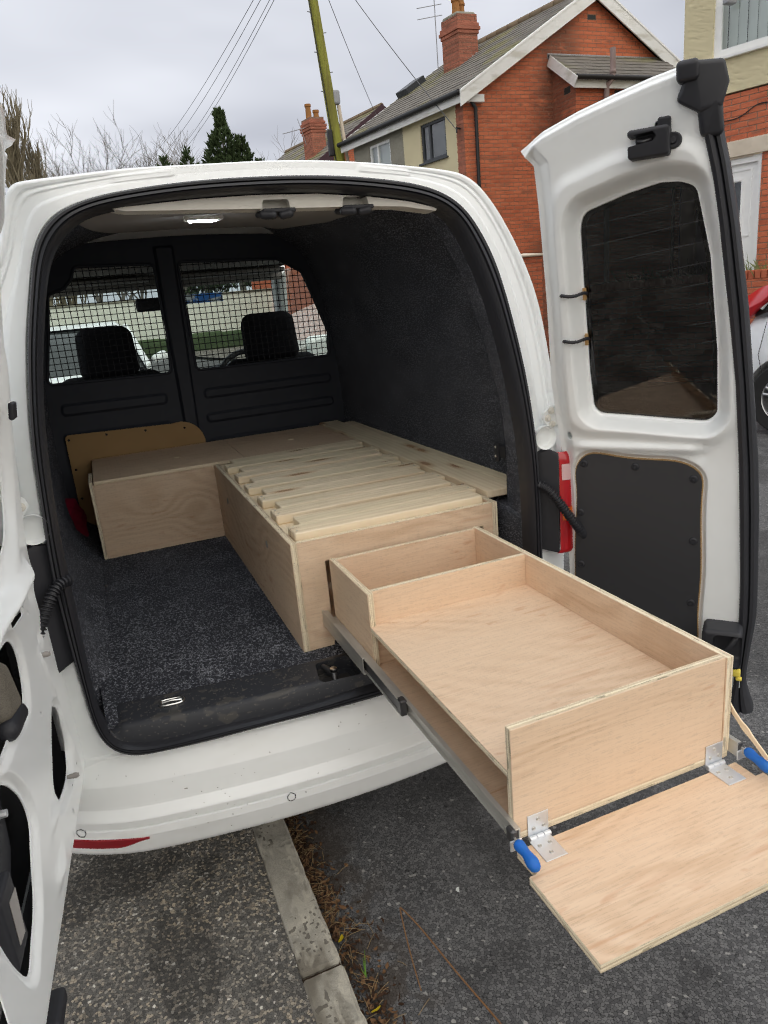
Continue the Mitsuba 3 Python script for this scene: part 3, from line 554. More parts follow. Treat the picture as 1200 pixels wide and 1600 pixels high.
# rubber seal along the free edge, closing piece at the top, latch, cables, pull box
sl = []
for z in np.linspace(-.222, 1.18, 110):
    u0 = np.interp(z, [-.222, -.19, -.15, .039, .142, .422, .611, .783, .951, 1.037, 1.13, 1.18], [.425, .428, .437, .441, .439, .423, .408, .387, .365, .351, .330, .326])
    u1 = np.interp(z, [-.222, -.19, -.15, -.10, .04, .10, .307, .423, .61, .781, .947, 1.064, 1.124, 1.18], [.486, .475, .464, .466, .479, .478, .470, .462, .443, .425, .401, .380, .366, .362])
    k = u1-u0; sl.append(PR(u0+k*np.array([0, .05, .25, .42, .52, .60, .78, .97, 1.0, 1.0]), np.full(10, z), np.array([.028, .036, .040, .036, .020, .026, .024, .012, -.004, -.028])))
add(f'{D1}__weather_strip', loft(sl, closed=False), 'm_rubber', 35)
add(f'{D1}__corner_seal', cat([hull(PR(*np.array([[.296, 1.182, .03], [.365, 1.196, .022], [.358, 1.225, .02], [.318, 1.228, .03], [.330, 1.160, .034], [.356, 1.163, .03]]).T), .011), pbox(PR, (.305, 1.222, .030), (.040, .036, .045), .009), hull(PR(*np.array([[.333, 1.16, .03], [.352, 1.165, .03], [.338, 1.12, .03], [.358, 1.12, .026]]).T), .012)]), 'm_rubber', 45)
lt = numbered(f'{D1}__latch')
lb = pbox(PR, (.236, 1.112, .046), (.078, .052, .050), .006); cut = prism(PR, [(.19, 1.108), (.245, 1.113), (.252, 1.121), (.245, 1.130), (.19, 1.127)], .02, .12)
top = pbox(PR, (.262, 1.142, .022), (.024, .03, .03), .004)
scene[lt] = mikit.ply(cat([tm(man(lb)-cut), top, pbox(PR, (.236, 1.118, .034), (.055, .028, .02), .004)]), 'm_plastic', 30)
add(f'{lt}__catch', bars(PR, [[.215, 1.119, .05], [.226, 1.116, .056], [.240, 1.120, .05]], .005), 'm_dark_steel', True)
add(f'{lt}__knob', disc(PR, .279, 1.112, .030, [(0, .016), (.006, .016), (.008, .012), (.013, .013), (.0155, .009), (.016, 0)]), 'm_plastic', 30)
for z in (.833, .7285):
    k = numbered(f'{D1}__window_cable'); scene[k] = mikit.ply(bars(PR, spl([[.037, z, .034], [.042, z+.001, .046], [.060, z-.002, .046], [.078, z+.001, .030], [.088, z+.001, .002]], 16, False), .0038), 'm_rubber', True)
    add(f'{k}__foot', pbox(PR, (.036, z, .030), (.016, .028, .012), .0055), 'm_rubber', 50); add(f'{k}__tab', pbox(PR, (.082, z, .000), (.008, .028, .008), .002), 'm_hardboard', 40)
pb = numbered(f'{D1}__door_pull')
pm = man(pbox(PR, (.408, -.018, .058), (.088, .100, .075), .012))-man(pbox(PR, (.422, -.018, .088), (.066, .080, .070), .012))
scene[pb] = mikit.ply(tm(pm), 'm_plastic', 35)
add(f'{pb}__lever', bars(PR, spl([[.437, .012, .074], [.428, -.006, .082], [.412, -.030, .080], [.398, -.044, .074]], 14, False), np.linspace(.0075, .0045, 14), 10), 'm_plastic', True)
add(f'{D1}__clip', cat([pbox(PR, (.443, -.098, .045), (.018, .016, .02), .004), pbox(PR, (.449, -.114, .045), (.014, .010, .012), .004)]), 'm_yellow', 40); tag(f'{D1}__clip', 'small yellow plastic clip')
# left door, its inner sheet bare
PL, DL_, NL_ = door_frame((-.61, 0), -95, 1)
D2 = numbered(f'{VAN}__rear_door')
uLl = lambda z: np.interp(z, [-.18, -.150, -.119, -.077, -.011, .06, .159, .302, .371, .418, .446, .553, .672, .772, .888, .943, 1.015, 1.083, 1.139, 1.19, 1.22], [.06, .0, -.052, -.082, -.101, -.099, -.096, -.095, -.074, -.034, -.024, -.024, -.006, .010, .036, .052, .066, .060, .030, -.06, -.075])
uRl = lambda z: np.full_like(np.asarray(z, float), .74)-.10*ss(.6, 1.2, z)
zBl = lambda s: -.150-.012*s
zTl = lambda s: 1.203-.024*np.clip(s/.22, 0, 1)+.030*np.clip((s-.22)/.78, 0, 1)
winl = spl([(.16, .56), (.13, .75), (.15, .98), (.22, 1.08), (.55, 1.14), (.62, 1.08), (.66, .6), (.60, .52), (.25, .52)], 120)
oval = spl([(.046, .375), (.020, .372), (.006, .345), (.010, .324), (.034, .318), (.054, .344)], 40)
polyh = [(.160, .408), (.197, .407), (.203, .377), (.286, .385), (.292, .410), (.243, .416), (.236, .425), (.165, .425)]
big = spl([(.42, .385), (.34, .380), (.290, .365), (.273, .337), (.278, .298), (.297, .264), (.326, .252), (.40, .262), (.56, .285), (.60, .33), (.55, .38)], 80)
slot = spl([(.133, .149), (.114, .137), (.100, .080), (.097, .025), (.118, .001), (.195, -.004), (.253, .009), (.282, .028), (.278, .052), (.247, .085), (.196, .124), (.155, .146)], 70)
low = spl([(.60, .262), (.516, .240), (.470, .198), (.441, .150), (.440, .110), (.467, .080), (.523, .022), (.578, .0), (.612, -.010), (.64, .02), (.68, .12), (.68, .24)], 80)
def hL(U, Z):
    dl = U-uLl(Z); sT = np.clip((U-uLl(Z))/(uRl(Z)-uLl(Z)), 0, 1); db = Z-zBl(sT); dt = zTl(sT)-Z; e = np.minimum(dl, db)
    w = -.024+.006*ss(.004, .012, e)+.016*ss(.030, .044, e)+.010*ss(.062, .080, e)
    up_ = ss(.435, .462, Z+.05*np.clip(.12-U, 0, .2))
    bul = .020*up_+.026*np.exp(-((Z-.452+.25*np.clip(.06-U, 0, 1))/.017)**2)*ss(-.02, .05, U)
    w = np.where(Z > .3, w+bul*ss(.07, .26, U), w)
    sw = sdf(winl, U, Z); w = w-.02*(1-ss(0, .04, sw))
    for hole, hgt in ((oval, -.007), (big, -.008), (slot, -.010), (low, -.009)):
        sd = sdf(hole, U, Z); w = w+hgt*(1-ss(.004, .020, sd))
    w = w+.006*np.exp(-((U-.115-.30*(Z-.15))/.011)**2)*ss(-.08, -.02, Z)*(1-ss(.24, .30, Z))
    for cu, cz in ((.33, .045), (.375, -.035)): w = w+.010*np.exp(-(((U-cu)/.040)**2+((Z-cz)/.014)**2))
    for cu, cz in ((.11, .295), (.10, .38)): w = w-.008*np.exp(-(((U-cu)/.020)**2+((Z-cz)/.016)**2))
    w = w-.012*np.exp(-((dt-.022)/.010)**2)*(Z > .9)
    return w
L_ = skin(PL, uLl, uRl, zBl, zTl, hL, 300, 520, thin=.0022)
for hole in (oval, big, slot, low, polyh): L_ = L_-prism(PL, hole, -.06, .08, .004 if hole is polyh else 0)
L_ = L_-prism(PL, winl, -.06, .08)
for u, z, r in ((.055, .405, .0035), (.16, .365, .004), (.19, .385, .004), (.117, .29, .003), (.005, .27, .004), (.25, .20, .004), (-.03, .08, .004), (.08, -.02, .004), (.20, -.05, .006), (.24, -.07, .004), (.20, -.12, .004), (.36, -.12, .004), (.46, -.115, .004), (.10, .17, .004)):
    L_ = L_-prism(PL, np.c_[u+r*np.cos(g), z+r*1.3*np.sin(g)], -.02, .08)
scene[D2] = mikit.ply(tm(L_), 'm_white', 40); tag(D2, 'left rear door with its inner sheet bare, holes and latch gear showing')
# outer skin with its glass
def flat_skin(P, uL, uR, zB, zT, hole, w0, w1, liner=False):
    s, t = np.meshgrid(np.linspace(0, 1, 30), np.linspace(0, 1, 60)); Z = zB(s)+(zT(s)-zB(s))*t; U = uL(Z)+(uR(Z)-uL(Z))*s
    return tm(man(grid_solid(P(U, Z, np.full_like(U, w1)), P(U, Z, np.full_like(U, w0))))-prism(P, hole, w0-.05, w1+.05))
add(f'{D2}__outer_sheet', flat_skin(PL, lambda z: uLl(z)-.004, uRl, zBl, zTl, winl, -.092, -.086), 'm_white', 40)
sq = [(-.06, -.13), (.70, -.14), (.70, .46), (.0, .46), (-.06, .36)]; add(f'{D2}__inner_liner', cat([plate(PL, sq, -.0855, -.0845), loft([PL(np.full_like(zz, .012), zz, np.full_like(zz, w)) for zz in [np.linspace(-.14, .46, 60)] for w in (-.084, -.03)], closed=False), loft([PL(np.linspace(.0, .70, 30), np.linspace(-.141, -.152, 30), np.full(30, w)) for w in (-.084, -.03)], closed=False)]), 'm_liner')
mat('m_liner', (0.020, 0.021, 0.023), .6, .3)
add(f'{D2}__edge_flange', cat([loft([PL(uLl(zz)+.001, zz, np.full_like(zz, w)) for w in (-.088, -.022)], closed=False) for zz in [np.linspace(-.150, 1.203, 120)]]+[loft([PL(np.linspace(.0, .74, 40), np.linspace(-.150, -.162, 40), np.full(40, w)) for w in (-.088, -.022)], closed=False)]), 'm_white', 40)
add(f'{D2}__window', plate(PL, np.array(Polygon(winl).buffer(.02).exterior.coords)[:-1], -.050, -.046), 'm_tint')
gear = numbered(f'{D2}__lock_gear')
scene[gear] = mikit.ply(cat([plate(PL, [(.45, .21), (.60, .23), (.66, .10), (.62, -.02), (.57, .02), (.47, .10)], -.034, -.026, .01), pbox(PL, (.60, .075, -.018), (.07, .12, .03), .006), bars(PL, [[.45, .30, -.03], [.52, .20, -.028], [.62, .02, -.02]], .006)]), 'm_plastic', 35)
add(f'{gear}__backing_plate', plate(PL, [(.44, .26), (.62, .27), (.62, .13), (.43, .13)], -.044, -.041), 'm_zinc')
add(f'{gear}__label', plate(PL, [(.57, .105), (.605, .11), (.61, .04), (.58, .035)], -.0025, -.0015), 'm_lining')
for u, z in ((.475, .165), (.54, .07), (.60, .0)): add(f'{gear}__bolt', disc(PL, u, z, -.026, [(0, .010), (.006, .010), (.007, 0)], 8), 'm_zinc', 30)
mo = numbered(f'{D2}__wiper_motor')
scene[mo] = mikit.ply(cat([hull(PL(*np.array([[.345, .335, -.02], [.39, .352, -.015], [.36, .290, -.01], [.405, .30, -.01]]).T), .022), disc(PL, .37, .272, -.03, [(0, .03), (.030, .03), (.036, .022), (.036, 0)], 24)]), 'm_motor', 35)
add(f'{mo}__cap', hull(PL(*np.array([[.36, .268, .0], [.42, .272, .0]]).T), .018), 'm_plastic', 40)
mat('m_motor', lambda p, n, uv: MX((0.17, 0.155, 0.125), (0.10, 0.09, 0.075), N(p.x*600, p.y*600, p.z*600)), .7, .3)
add(f'{D2}__cable', bars(PL, spl([[.06, .40, -.05], [.035, .375, -.03], [.022, .345, -.028], [.028, .318, -.05]], 14, False), .006), 'm_white', True)
for u, z in ((.150, -.030), (.245, -.062)): add(f'{D2}__grommet', disc(PL, u, z, .0, [(0, .006), (.006, .007), (.008, .004), (.0085, -.01)], 16), 'm_rubber', 40)
for u, z in ((.145, .268), (.155, .0)): add(f'{D2}__clip', disc(PL, u, z, .012, [(0, .012), (.004, .012), (.006, .006), (.004, -.01)], 12), 'm_lining', 40)
add(f'{D2}__buffer', cat([pbox(PL, (.53, -.178, -.02), (.075, .028, .045), .008), pbox(PL, (.575, -.190, -.02), (.05, .03, .045), .008)]), 'm_rubber', 45)
add(f'{D2}__catch', pbox(PL, (.150, .735, .022), (.03, .03, .01), .004), 'm_plastic', 40)
# ---------------------------------------------------------------- plywood furniture
BED = thing('bed_box', 'plywood bed box with twelve pine slats on top, on the right of the van floor', 'bed box')
def ad(k, m, mt): return add(f'{BED}__{k}', m, mt)
G = .0009
ad('side_panel', bx(-.050, -.032, .100, 1.262, .0, .058-G), 'm_ply_side')
ad('side_panel', bx(-.050, -.032, .100, .650-G, .058, .300), 'm_ply_side'); ad('side_panel', bx(-.050, -.032, .650, 1.262, .058, .300), 'm_ply_side')
fp = Polygon([(-.032, 0), (.035, 0), (.035, .2385), (.498, .2385), (.498, 0), (.527, 0), (.527, .300), (-.032, .300)])
ad('front_panel', xz(fp, .1004, .118), 'm_ply_front')
ad('side_panel', bx(.5275, .545, .100, 1.262, .0, .300), 'm_ply_side')
ad('batten', bx(-.0315, .032, .119, 1.262, .255, .2925), 'm_pine_rail'); ad('batten', bx(.470, .527, .119, 1.262, .255, .2925), 'm_pine_rail')
ad('floor_panel', bx(-.031, .527, .12, 1.262, .003, .012), 'm_ply_top')
holes = [(.40, .215), (1.04, .20)]
for y, z in holes: add(f'{BED}__screw_plug', lathe([(0, .0012), (.010, .0012), (.0115, 0)], 18, 'x').apply_transform(rotm([0, 0, 1], 180)).apply_translation([-.0500, y, z]), 'm_lining', 30)
Y0 = .1215; PITCH_S = .0938
for i in range(12):
    lng = i % 2 == 0; a = Y0+(i//2)*2*PITCH_S+(0 if lng else .0815)
    jit = rng.uniform(-.0025, .0025)
    x0, x1 = (-.0295+jit, .512+jit) if lng else (.006+jit, .536+jit)
    k = ad('slat', bx(x0, x1, a, a+.0755, .2932, .3185+rng.uniform(-.0006, .0006), .0028), 'm_pine_slat')
    for y in (a+.022, a+.060):
        for x in ((x0+.012,) if lng else (x1-.014,)): add(f'{k}__nail', lathe([(0, .0006), (.0022, .0006), (.0028, 0)], 10).apply_translation([x, y, .3188]), 'm_steel', 30)
k = ad('rail_plank', bx(.552, .648, .165, 1.792, .292, .3145, .003), 'm_pine_rail'); k2 = ad('rail_plank', bx(.650, .700, .165, 1.70, .293, .3150, .003), 'm_pine_rail')
ad('rail_support', bx(.552, .640, .40, 1.26, .0, .291), 'm_ply_side')
BOX = thing('storage_box', 'low plywood locker across the front of the load floor, behind the bed box', 'locker')
def ab(k, m, mt): return add(f'{BOX}__{k}', m, mt)
ab('front_panel', bx(-.503, -.0505, 1.2635, 1.2755, .0, .2935), 'm_ply_front')
ab('end_panel', bx(-.516, -.5035, 1.2635, 1.455, .0, .3065), 'm_ply_side')
ab('end_panel', bx(-.503, -.491, 1.46, 1.751, .0, .2935), 'm_ply_side')
ab('back_panel', bx(-.503, .69, 1.752, 1.764, .0, .2935), 'm_ply_front')
ab('lid_support', bx(-.490, .70, 1.2765, 1.751, .283, .2935), 'm_ply_top')
def lid(x0, x1, cx, z0):
    m = man(bx(x0, x1, 1.268, 1.772, z0, z0+.0125)); h_ = man(lathe([(0, -.1), (.014, -.1), (.014, .1), (0, .1)], 24).apply_translation([cx, 1.50, z0])); return tm(m-h_)
add(f'{BOX}__lid', lid(-.499, .0755, -.165, .2945), 'm_ply_top'); add(f'{BOX}__lid', lid(.0775, .548, .33, .2945), 'm_ply_top')
ab('lid_lipping', bx(-.499, -.0335, 1.2645, 1.2675, .2945, .3065), 'm_pine_slat')
for cx in (-.165, .33): ab('lid_hole_liner', lathe([(.0139, -.0115), (.0139, .0), (.0150, .0006), (.0150, -.0115)], 24).apply_translation([cx, 1.50, .3072]), 'm_pine_slat')
DRW = thing('kitchen_drawer', 'long pale plywood drawer pulled out over the bumper, with hinged front flap down', 'drawer')
def ak(k, m, mt, s=False): return add(f'{DRW}__{k}', m, mt, s)
ak('base_board', bx(.036, .460, -.782, .066, .062, .0755), 'm_ply_top')
ts = yz(Polygon([(-.204, .0757), (.066, .0757), (.066, .2552), (-.204, .2552)]), .036, .0505); ak('side_panel', bx(.036, .0505, -.204, .066, .0757, .2552), 'm_ply_side')
ak('side_panel', bx(.4455, .460, -.784, .066, .0757, .2552), 'm_ply_side')
ak('back_panel', bx(.0508, .4452, .052, .0652, .0758, .253), 'm_ply_front')
ak('divider', bx(.0508, .4452, -.191, -.178, .0758, .2545), 'm_ply_front')
ak('shelf', bx(.0365, .4452, -.7668, -.1913, .1655, .1775), 'm_ply_top')
ak('front_panel', bx(.0355, .4452, -.782, -.7672, .0757, .2552), 'm_ply_front')
fl_ = Polygon([(.030, -.797), (.462, -.797), (.462, -.838), (.479, -.838), (.479, -1.0035), (.0185, -1.0035), (.0185, -.8475), (.032, -.8475)])
FLAP = ak('flap', frame(extr(fl_, .0135), [0, 0, .0455], [1, 0, 0], [0, 1, 0], [0, 0, 1]), 'm_ply_top')
for x in (.058, .409):
    h_ = numbered(f'{DRW}__hinge')
    up_l = bx(x, x+.037, -.7842, -.7826, .060, .0985, .0004); lo_l = bx(x-.003, x+.034, -.837, -.792, .0592, .0608, .0004)
    scene[h_] = mikit.ply(cat([up_l, lo_l]), 'm_zinc')
    for j in range(3): add(f'{h_}__knuckle', tube([[x+.0125*j, -.7885, .0605], [x+.0125*j+.0115, -.7885, .0605]], .0042, 14), 'm_zinc', 30)
    for a, b in ((.018, .089), (.010, .074), (.028, .074)): add(f'{h_}__screw', lathe([(0, .0012), (.0012, .0012), (.0014, .0004), (.0026, .0014), (.0034, 0)], 14, 'y').apply_translation([x+a, -.7842, b]), 'm_steel', 30)
    for a, b in ((.006, -.806), (.024, -.806), (.014, -.824)): add(f'{h_}__screw', lathe([(0, .0012), (.0012, .0012), (.0014, .0004), (.0026, .0014), (.0034, 0)], 14).apply_translation([x+a, b, .0608]), 'm_steel', 30)
for sgn in (1, -1):
    X = (lambda a: a) if sgn > 0 else (lambda a: .496-a)
    q = lambda a, b, *r: bx(min(X(a), X(b)), max(X(a), X(b)), *r)
    rn = numbered(f'{DRW}__runner')
    scene[rn] = mikit.ply(q(.0105, .013, -.20, .10, .068, .104, .0004), 'm_steel'); add(f'{rn}__outer_rail', cat([q(.0105, .0185, -.20, .10, .104, .1065, .0004), q(.0105, .0185, -.20, .10, .0655, .068, .0004)]), 'm_steel')
    add(f'{rn}__middle_rail', cat([q(.0150, .0265, -.385, .10, .1005, .1032, .0004), q(.0150, .0265, -.385, .10, .0690, .0715, .0004)]), 'm_steel')
    add(f'{rn}__inner_rail', cat([q(.0270, .0355, -.800, .06, .0975, .0998, .0004), q(.0270, .0355, -.800, .06, .0722, .0745, .0004)]), 'm_steel')
    add(f'{rn}__web', q(.0185, .021, -.385, .10, .0712, .1008, .0004), 'm_dark_steel'); add(f'{rn}__web', q(.0325, .0355, -.800, .06, .0742, .0978, .0004), 'm_steel')
    add(f'{rn}__stop', q(.015, .030, -.402, -.380, .069, .104, .003), 'm_dark_steel'); add(f'{rn}__stop', q(.020, .033, -.80, -.782, .074, .098, .003), 'm_dark_steel')
    add(f'{rn}__end_tab', q(.016, .036, -.803, -.800, .066, .084, .0006), 'm_zinc')
    lv = numbered(f'{rn}__lever_arm'); scene[lv] = mikit.ply(q(.0235, .0265, -.818, -.772, .076, .088, .0006), 'm_steel')
    add(f'{rn}__blue_handle', hull([[X(.024), -.815, .083], [X(.025), -.828, .0815], [X(.025), -.846, .0815], [X(.024), -.852, .080]], [.0078, .0075, .009, .0088], 20) if False else tm(man(hull([[X(.024), -.815, .085], [X(.025), -.831, .083]], [.0088, .0070], 20))+man(hull([[X(.025), -.831, .083], [X(.0245), -.847, .081], [X(.0245), -.852, .0795]], [.0070, .0098, .0088], 20))), 'm_blue', 50)
st_ = [[.4665, -.760, .186], [.468, -.795, .137], [.472, -.812, .120], [.474, -.850, .092], [.476, -.900, .062]]
q = spl(st_, 40, False); t_ = np.gradient(q, axis=0); t_ /= np.linalg.norm(t_, axis=1, keepdims=True); nb = np.cross(t_, [1, 0, 0]); nb /= np.linalg.norm(nb, axis=1, keepdims=True)
wv = .0045+.0022*np.exp(-((np.linspace(0, 1, 40)-.40)/.05)**2)
strap = loft([np.stack([a+b*s*w+np.array([c, 0, 0]) for s, c in ((1, -.0012), (1, .0012), (-1, .0012), (-1, -.0012))]) for a, b, w in zip(q, nb, wv)])
ak('stay_strap', strap, 'm_pine_rail', 30); tag(f'{DRW}__stay_strap', 'thin tan strip running from the drawer side down to the flap')
# loose things on the load floor
HB = thing('hardboard_panel', 'brown hardboard panel with round bolt holes leaning on the black bulkhead', 'panel')
hp = rpoly([(-.590, .002), (-.015, .002), (-.005, .414), (-.588, .424)], .02)-Polygon()
hp = hp.difference(sbox(-.10, .32, .1, .6)).union(Point(-.10, .315).buffer(.1, quad_segs=12).intersection(sbox(-.2, .3, .0, .6))).union(sbox(-.16, .1, 0, .318)) if False else rpoly([(-.590, .002), (-.015, .002), (-.010, .300), (-.10, .300), (-.10, .410), (-.588, .424)], .001).union(Point(-.105, .310).buffer(.1045, quad_segs=16).intersection(Polygon([(-.2, .1), (.1, .1), (.1, .6), (-.2, .6)]))).buffer(-.018).buffer(.018)
for x, z in ((-.575, .402), (-.42, .404), (-.255, .398), (-.085, .385), (-.572, .27), (-.573, .14), (-.572, .02)): hp = hp-Point(x, z).buffer(.0052)
m = xz(hp, 0, .004); m.apply_transform(rotm([1, 0, 0], -1.0)); m.apply_translation([0, 1.785, 0]); add(f'{HB}__sheet', m, 'm_hardboard')
RC = thing('red_cloth', 'crumpled dark red towel on the carpet at the left, beside the brown hardboard', 'cloth')
cl = trimesh.util.concatenate([tm(man(hull([[-.625, 1.62, .135], [-.612, 1.60, .10], [-.66, 1.63, .12]], [.050, .045, .055], 32))+man(hull([[-.628, 1.54, .045], [-.612, 1.55, .06], [-.66, 1.55, .05]], [.042, .045, .05], 32)))])
cl = trimesh.Trimesh(*trimesh.remesh.subdivide_to_size(cl.vertices, cl.faces, .008)[:2]); n_ = cl.vertex_normals; v = cl.vertices
cl.vertices = v+n_*((mfbm(v*26, 3, 3)-.5)*.030)[:, None]; cl.vertices[:, 2] = np.maximum(cl.vertices[:, 2], .002); add(f'{RC}__fold', cl, 'm_red_cloth', True)
HK = thing('floor_hook', 'small steel hook bolt sticking out of the carpet floor on the left', 'hook')
add(f'{HK}__shank', tube([[-.519, .895, .0], [-.519, .895, .016], [-.517, .888, .022]], .003, 8), 'm_chrome', True); add(f'{HK}__eye', lathe([(0, .004), (.006, .003), (.006, 0), (0, 0)], 14).apply_translation([-.517, .886, .022]), 'm_chrome', 30)
WL = numbered(f'{VAN}__wall_latch'); scene[WL] = mikit.ply(cat([rbox([.668, .262, .395], [.012, .075, .040], .005), rbox([.662, .285, .392], [.012, .022, .058], .005)]), 'm_plastic', 40)
for z in (.408, .380): add(f'{WL}__screw', lathe([(0, .0018), (.003, .0015), (.004, 0)], 10, 'x').apply_transform(rotm([0, 0, 1], 180)).apply_translation([.6555, .287, z]), 'm_chrome', 30)
# ---------------------------------------------------------------- ground
def stones(p, k, e=.18):
    a, b, r = V(p.x*k, p.y*k); return a, b-a, r
def asphalt(p, n, uv):
    a, g_, r = stones(p, 135); a2, g2, r2 = stones(p, 120)
    big = F(p.x*1.7, p.y*1.7, 1, 4); mid = F(p.x*9, p.y*9, 4, 3)
    wet = SM(.40, .62, big*.6+mid*.4)
    c = MX((0.024, 0.0245, 0.026), MX((0.072, 0.073, 0.076), (0.150, 0.150, 0.152), SM(.1, 1.0, r)), SM(.015, .15, g_))
    c = MX(c, (0.36, 0.355, 0.34), SM(.985, .99, r2)*SM(.06, .2, g2)*.7)
    c = c*(0.75+.55*wet)
    dirt = SM(.22, .0, dr.abs(p.x+.08+.10*(N(p.y*3, 2)-.5)))*SM(.35, .6, F(p.x*22, p.y*22, 3, 3))*dr.select(p.y < 2, 1.0, 0.0)
    return MX(c, (0.055, 0.040, 0.028), .75*dirt)
def asphalt_b(p, n, uv):
    a, g_, r = stones(p, 135); return SM(.0, .22, g_)*(.45+.55*r)+.5*N(p.x*60, p.y*60)
mat('m_asphalt', asphalt, lambda p, n, uv: 0.50+0.28*F(p.x*6, p.y*6, 9, 3), .45, bump=asphalt_b, bscale=.0042, beps=7e-4)
def paving(p, n, uv):
    a, g_, r = stones(p, 155); q = CR(dr.floor(r*9973), 5, 2)
    big = F(p.x*2.6, p.y*2.6, 7, 4); tan = SM(.36, .66, F(p.x*3.1+4, p.y*3.7, 2, 4)); blot = SM(.50, .62, F(p.x*6.3, p.y*5.1+2, 4, 4))
    st = MX((0.10, 0.097, 0.090), (0.22, 0.205, 0.18), SM(.3, .8, q)); st = MX(st, (0.37, 0.315, 0.24), SM(.66, .84, q)*(.25+.75*tan)); st = MX(st, (0.52, 0.50, 0.46), SM(.93, .97, q)*.9)
    c = MX((0.042, 0.040, 0.038), st, SM(.02, .12, g_)*(.50+.50*SM(.25, .6, r)))
    return c*(0.95+.85*big)*(1-.42*blot)
mat('m_pavement', paving, .78, .35, bump=lambda p, n, uv: SM(.0, .22, stones(p, 155)[1])*(.4+.6*stones(p, 155)[2]), bscale=.005, beps=7e-4)
def kerb_tex(p, n, uv):
    f = F(p.x*24, p.y*24, p.z*24, 4); s = N(p.x*500, p.y*500, p.z*500); moss = SM(.44, .62, F(p.x*15, p.y*7+3, p.z*12, 4)); pit = SM(.70, .76, N(p.x*130, p.y*120, p.z*120))*SM(.4, .6, F(p.x*14, p.y*12, 2, 3))
    edge = SM(.55, .7, F(p.x*46, p.y*16, 5, 3)+.35*SM(-.19, -.155, p.x)-.12)
    c = MX((0.30, 0.285, 0.245), (0.52, 0.49, 0.41), SM(.3, .75, f*.75+.25*s)*.6+.4*edge)
    c = MX(c, (0.12, 0.105, 0.082), .80*moss*(1-.5*edge))
    return MX(c, (0.085, 0.075, 0.062), .7*pit)
mat('m_kerb', kerb_tex, .9, .2, bump=lambda p, n, uv: F(p.x*110, p.y*110, p.z*110, 3), bscale=.006)
mat('m_dirt', lambda p, n, uv: MX((0.030, 0.022, 0.016), (0.075, 0.052, 0.034), F(p.x*60, p.y*60, p.z*60, 3)), .95, .1)
mat('m_field', lambda p, n, uv: MX((0.06, 0.085, 0.03), (0.12, 0.115, 0.06), F(p.x*.8, p.y*.8, 1, 4)), .95, .1)
def sheet(pts, z, m, key, d=None):
    q = Polygon(pts); v, f = trimesh.creation.triangulate_polygon(q, engine='earcut'); v = np.c_[v, np.full(len(v), z)]; t = trimesh.Trimesh(v, f, process=False)
    if t.face_normals[0, 2] < 0: t.invert()
    k = add(key, t, m); tag(k, kind='structure'); return k
sheet([(-400, -400), (400, -400), (400, 400), (-400, 400)], GZ-.02, 'm_field', 'ground')
sheet([(-.150, -40), (9.9, -40), (9.9, -6), (8.3, 2), (5.4, 14.0), (3.0, 26), (-2.5, 60), (-9, 60), (-.150, 16)], GZ, 'm_asphalt', 'road')
sheet([(-40, -40), (-.246, -40), (-.246, 16), (-9.2, 60), (-40, 60)], GZ+.037, 'm_pavement', 'pavement')
sheet([(9.9, -40), (30, -40), (30, 40), (3.0, 34), (3.0, 26), (5.4, 14), (8.3, 2), (9.9, -6)], GZ+.09, 'm_pavement', 'pavement')
kerb = numbered('kerb'); tag(kerb, kind='structure')
kb = None
for i in range(14):
    y0 = -.312-.915*4+i*.915
    kb = bx(-.246, -.150, y0+.005, y0+.910, GZ-.05, GZ+.042+rng.uniform(-.002, .002), .007)
    kb = trimesh.Trimesh(*trimesh.remesh.subdivide_to_size(kb.vertices, kb.faces, .035)[:2]) if i < 7 else kb
    kb.vertices[:, 0] += rng.uniform(-.002, .002)
    if i < 7: kb.vertices += ((mfbm(kb.vertices*38, 3, 2)-.5)*.010)[:, None]*np.array([1, .3, .8])
    add(f'{kerb}__kerb_stone', kb, 'm_kerb', 40)
add(f'{kerb}__joint_filling', bx(-.244, -.153, -4, 9, GZ-.05, GZ+.028), 'm_dirt')
# leaf litter and grit in the gutter
mat('m_leaf_brown', lambda p, n, uv: MX((0.10, 0.052, 0.026), (0.20, 0.115, 0.06), N(p.x*70, p.y*70, p.z*70)), .85, .2)
mat('m_leaf_dark', (0.055, 0.030, 0.018), .85, .2); mat('m_straw', (0.27, 0.19, 0.10), .8, .2); mat('m_leaf_yellow', (0.55, 0.42, 0.02), .6, .3); mat('m_blade', (0.10, 0.22, 0.03), .6, .3); mat('m_feather', (0.55, 0.56, 0.56), .8, .2)
def leafm(c, L, w, az, pit, curl, seed):
    r = np.random.default_rng(seed); t = np.linspace(0, 1, 7); wd = w*np.sin(np.pi*np.clip(t*.93+.05, 0, 1))**.8*(1+r.uniform(-.2, .2, 7)); x = (t-.5)*L; z = curl*L*(4*(t-.5)**2)
    a = np.stack([x, wd, z+.25*wd], 1); b = np.stack([x, 0*x, z], 1); d = np.stack([x, -wd, z+.25*wd], 1)
    V_ = np.stack([a, b, d], 1).reshape(-1, 3); f = []
    for i in range(6):
        for j in range(2): q = [i*3+j, i*3+j+1, i*3+4+j, i*3+3+j]; f += [[q[0], q[1], q[2]], [q[0], q[2], q[3]]]
    m = trimesh.Trimesh(V_, f, process=False); m.apply_transform(rotm([0, 1, 0], pit)); m.apply_transform(rotm([1, 0, 0], r.uniform(-35, 35))); m.apply_transform(rotm([0, 0, 1], az)); m.apply_translation(c); return m
pile = {'m_leaf_brown': [], 'm_leaf_dark': [], 'm_straw': []}
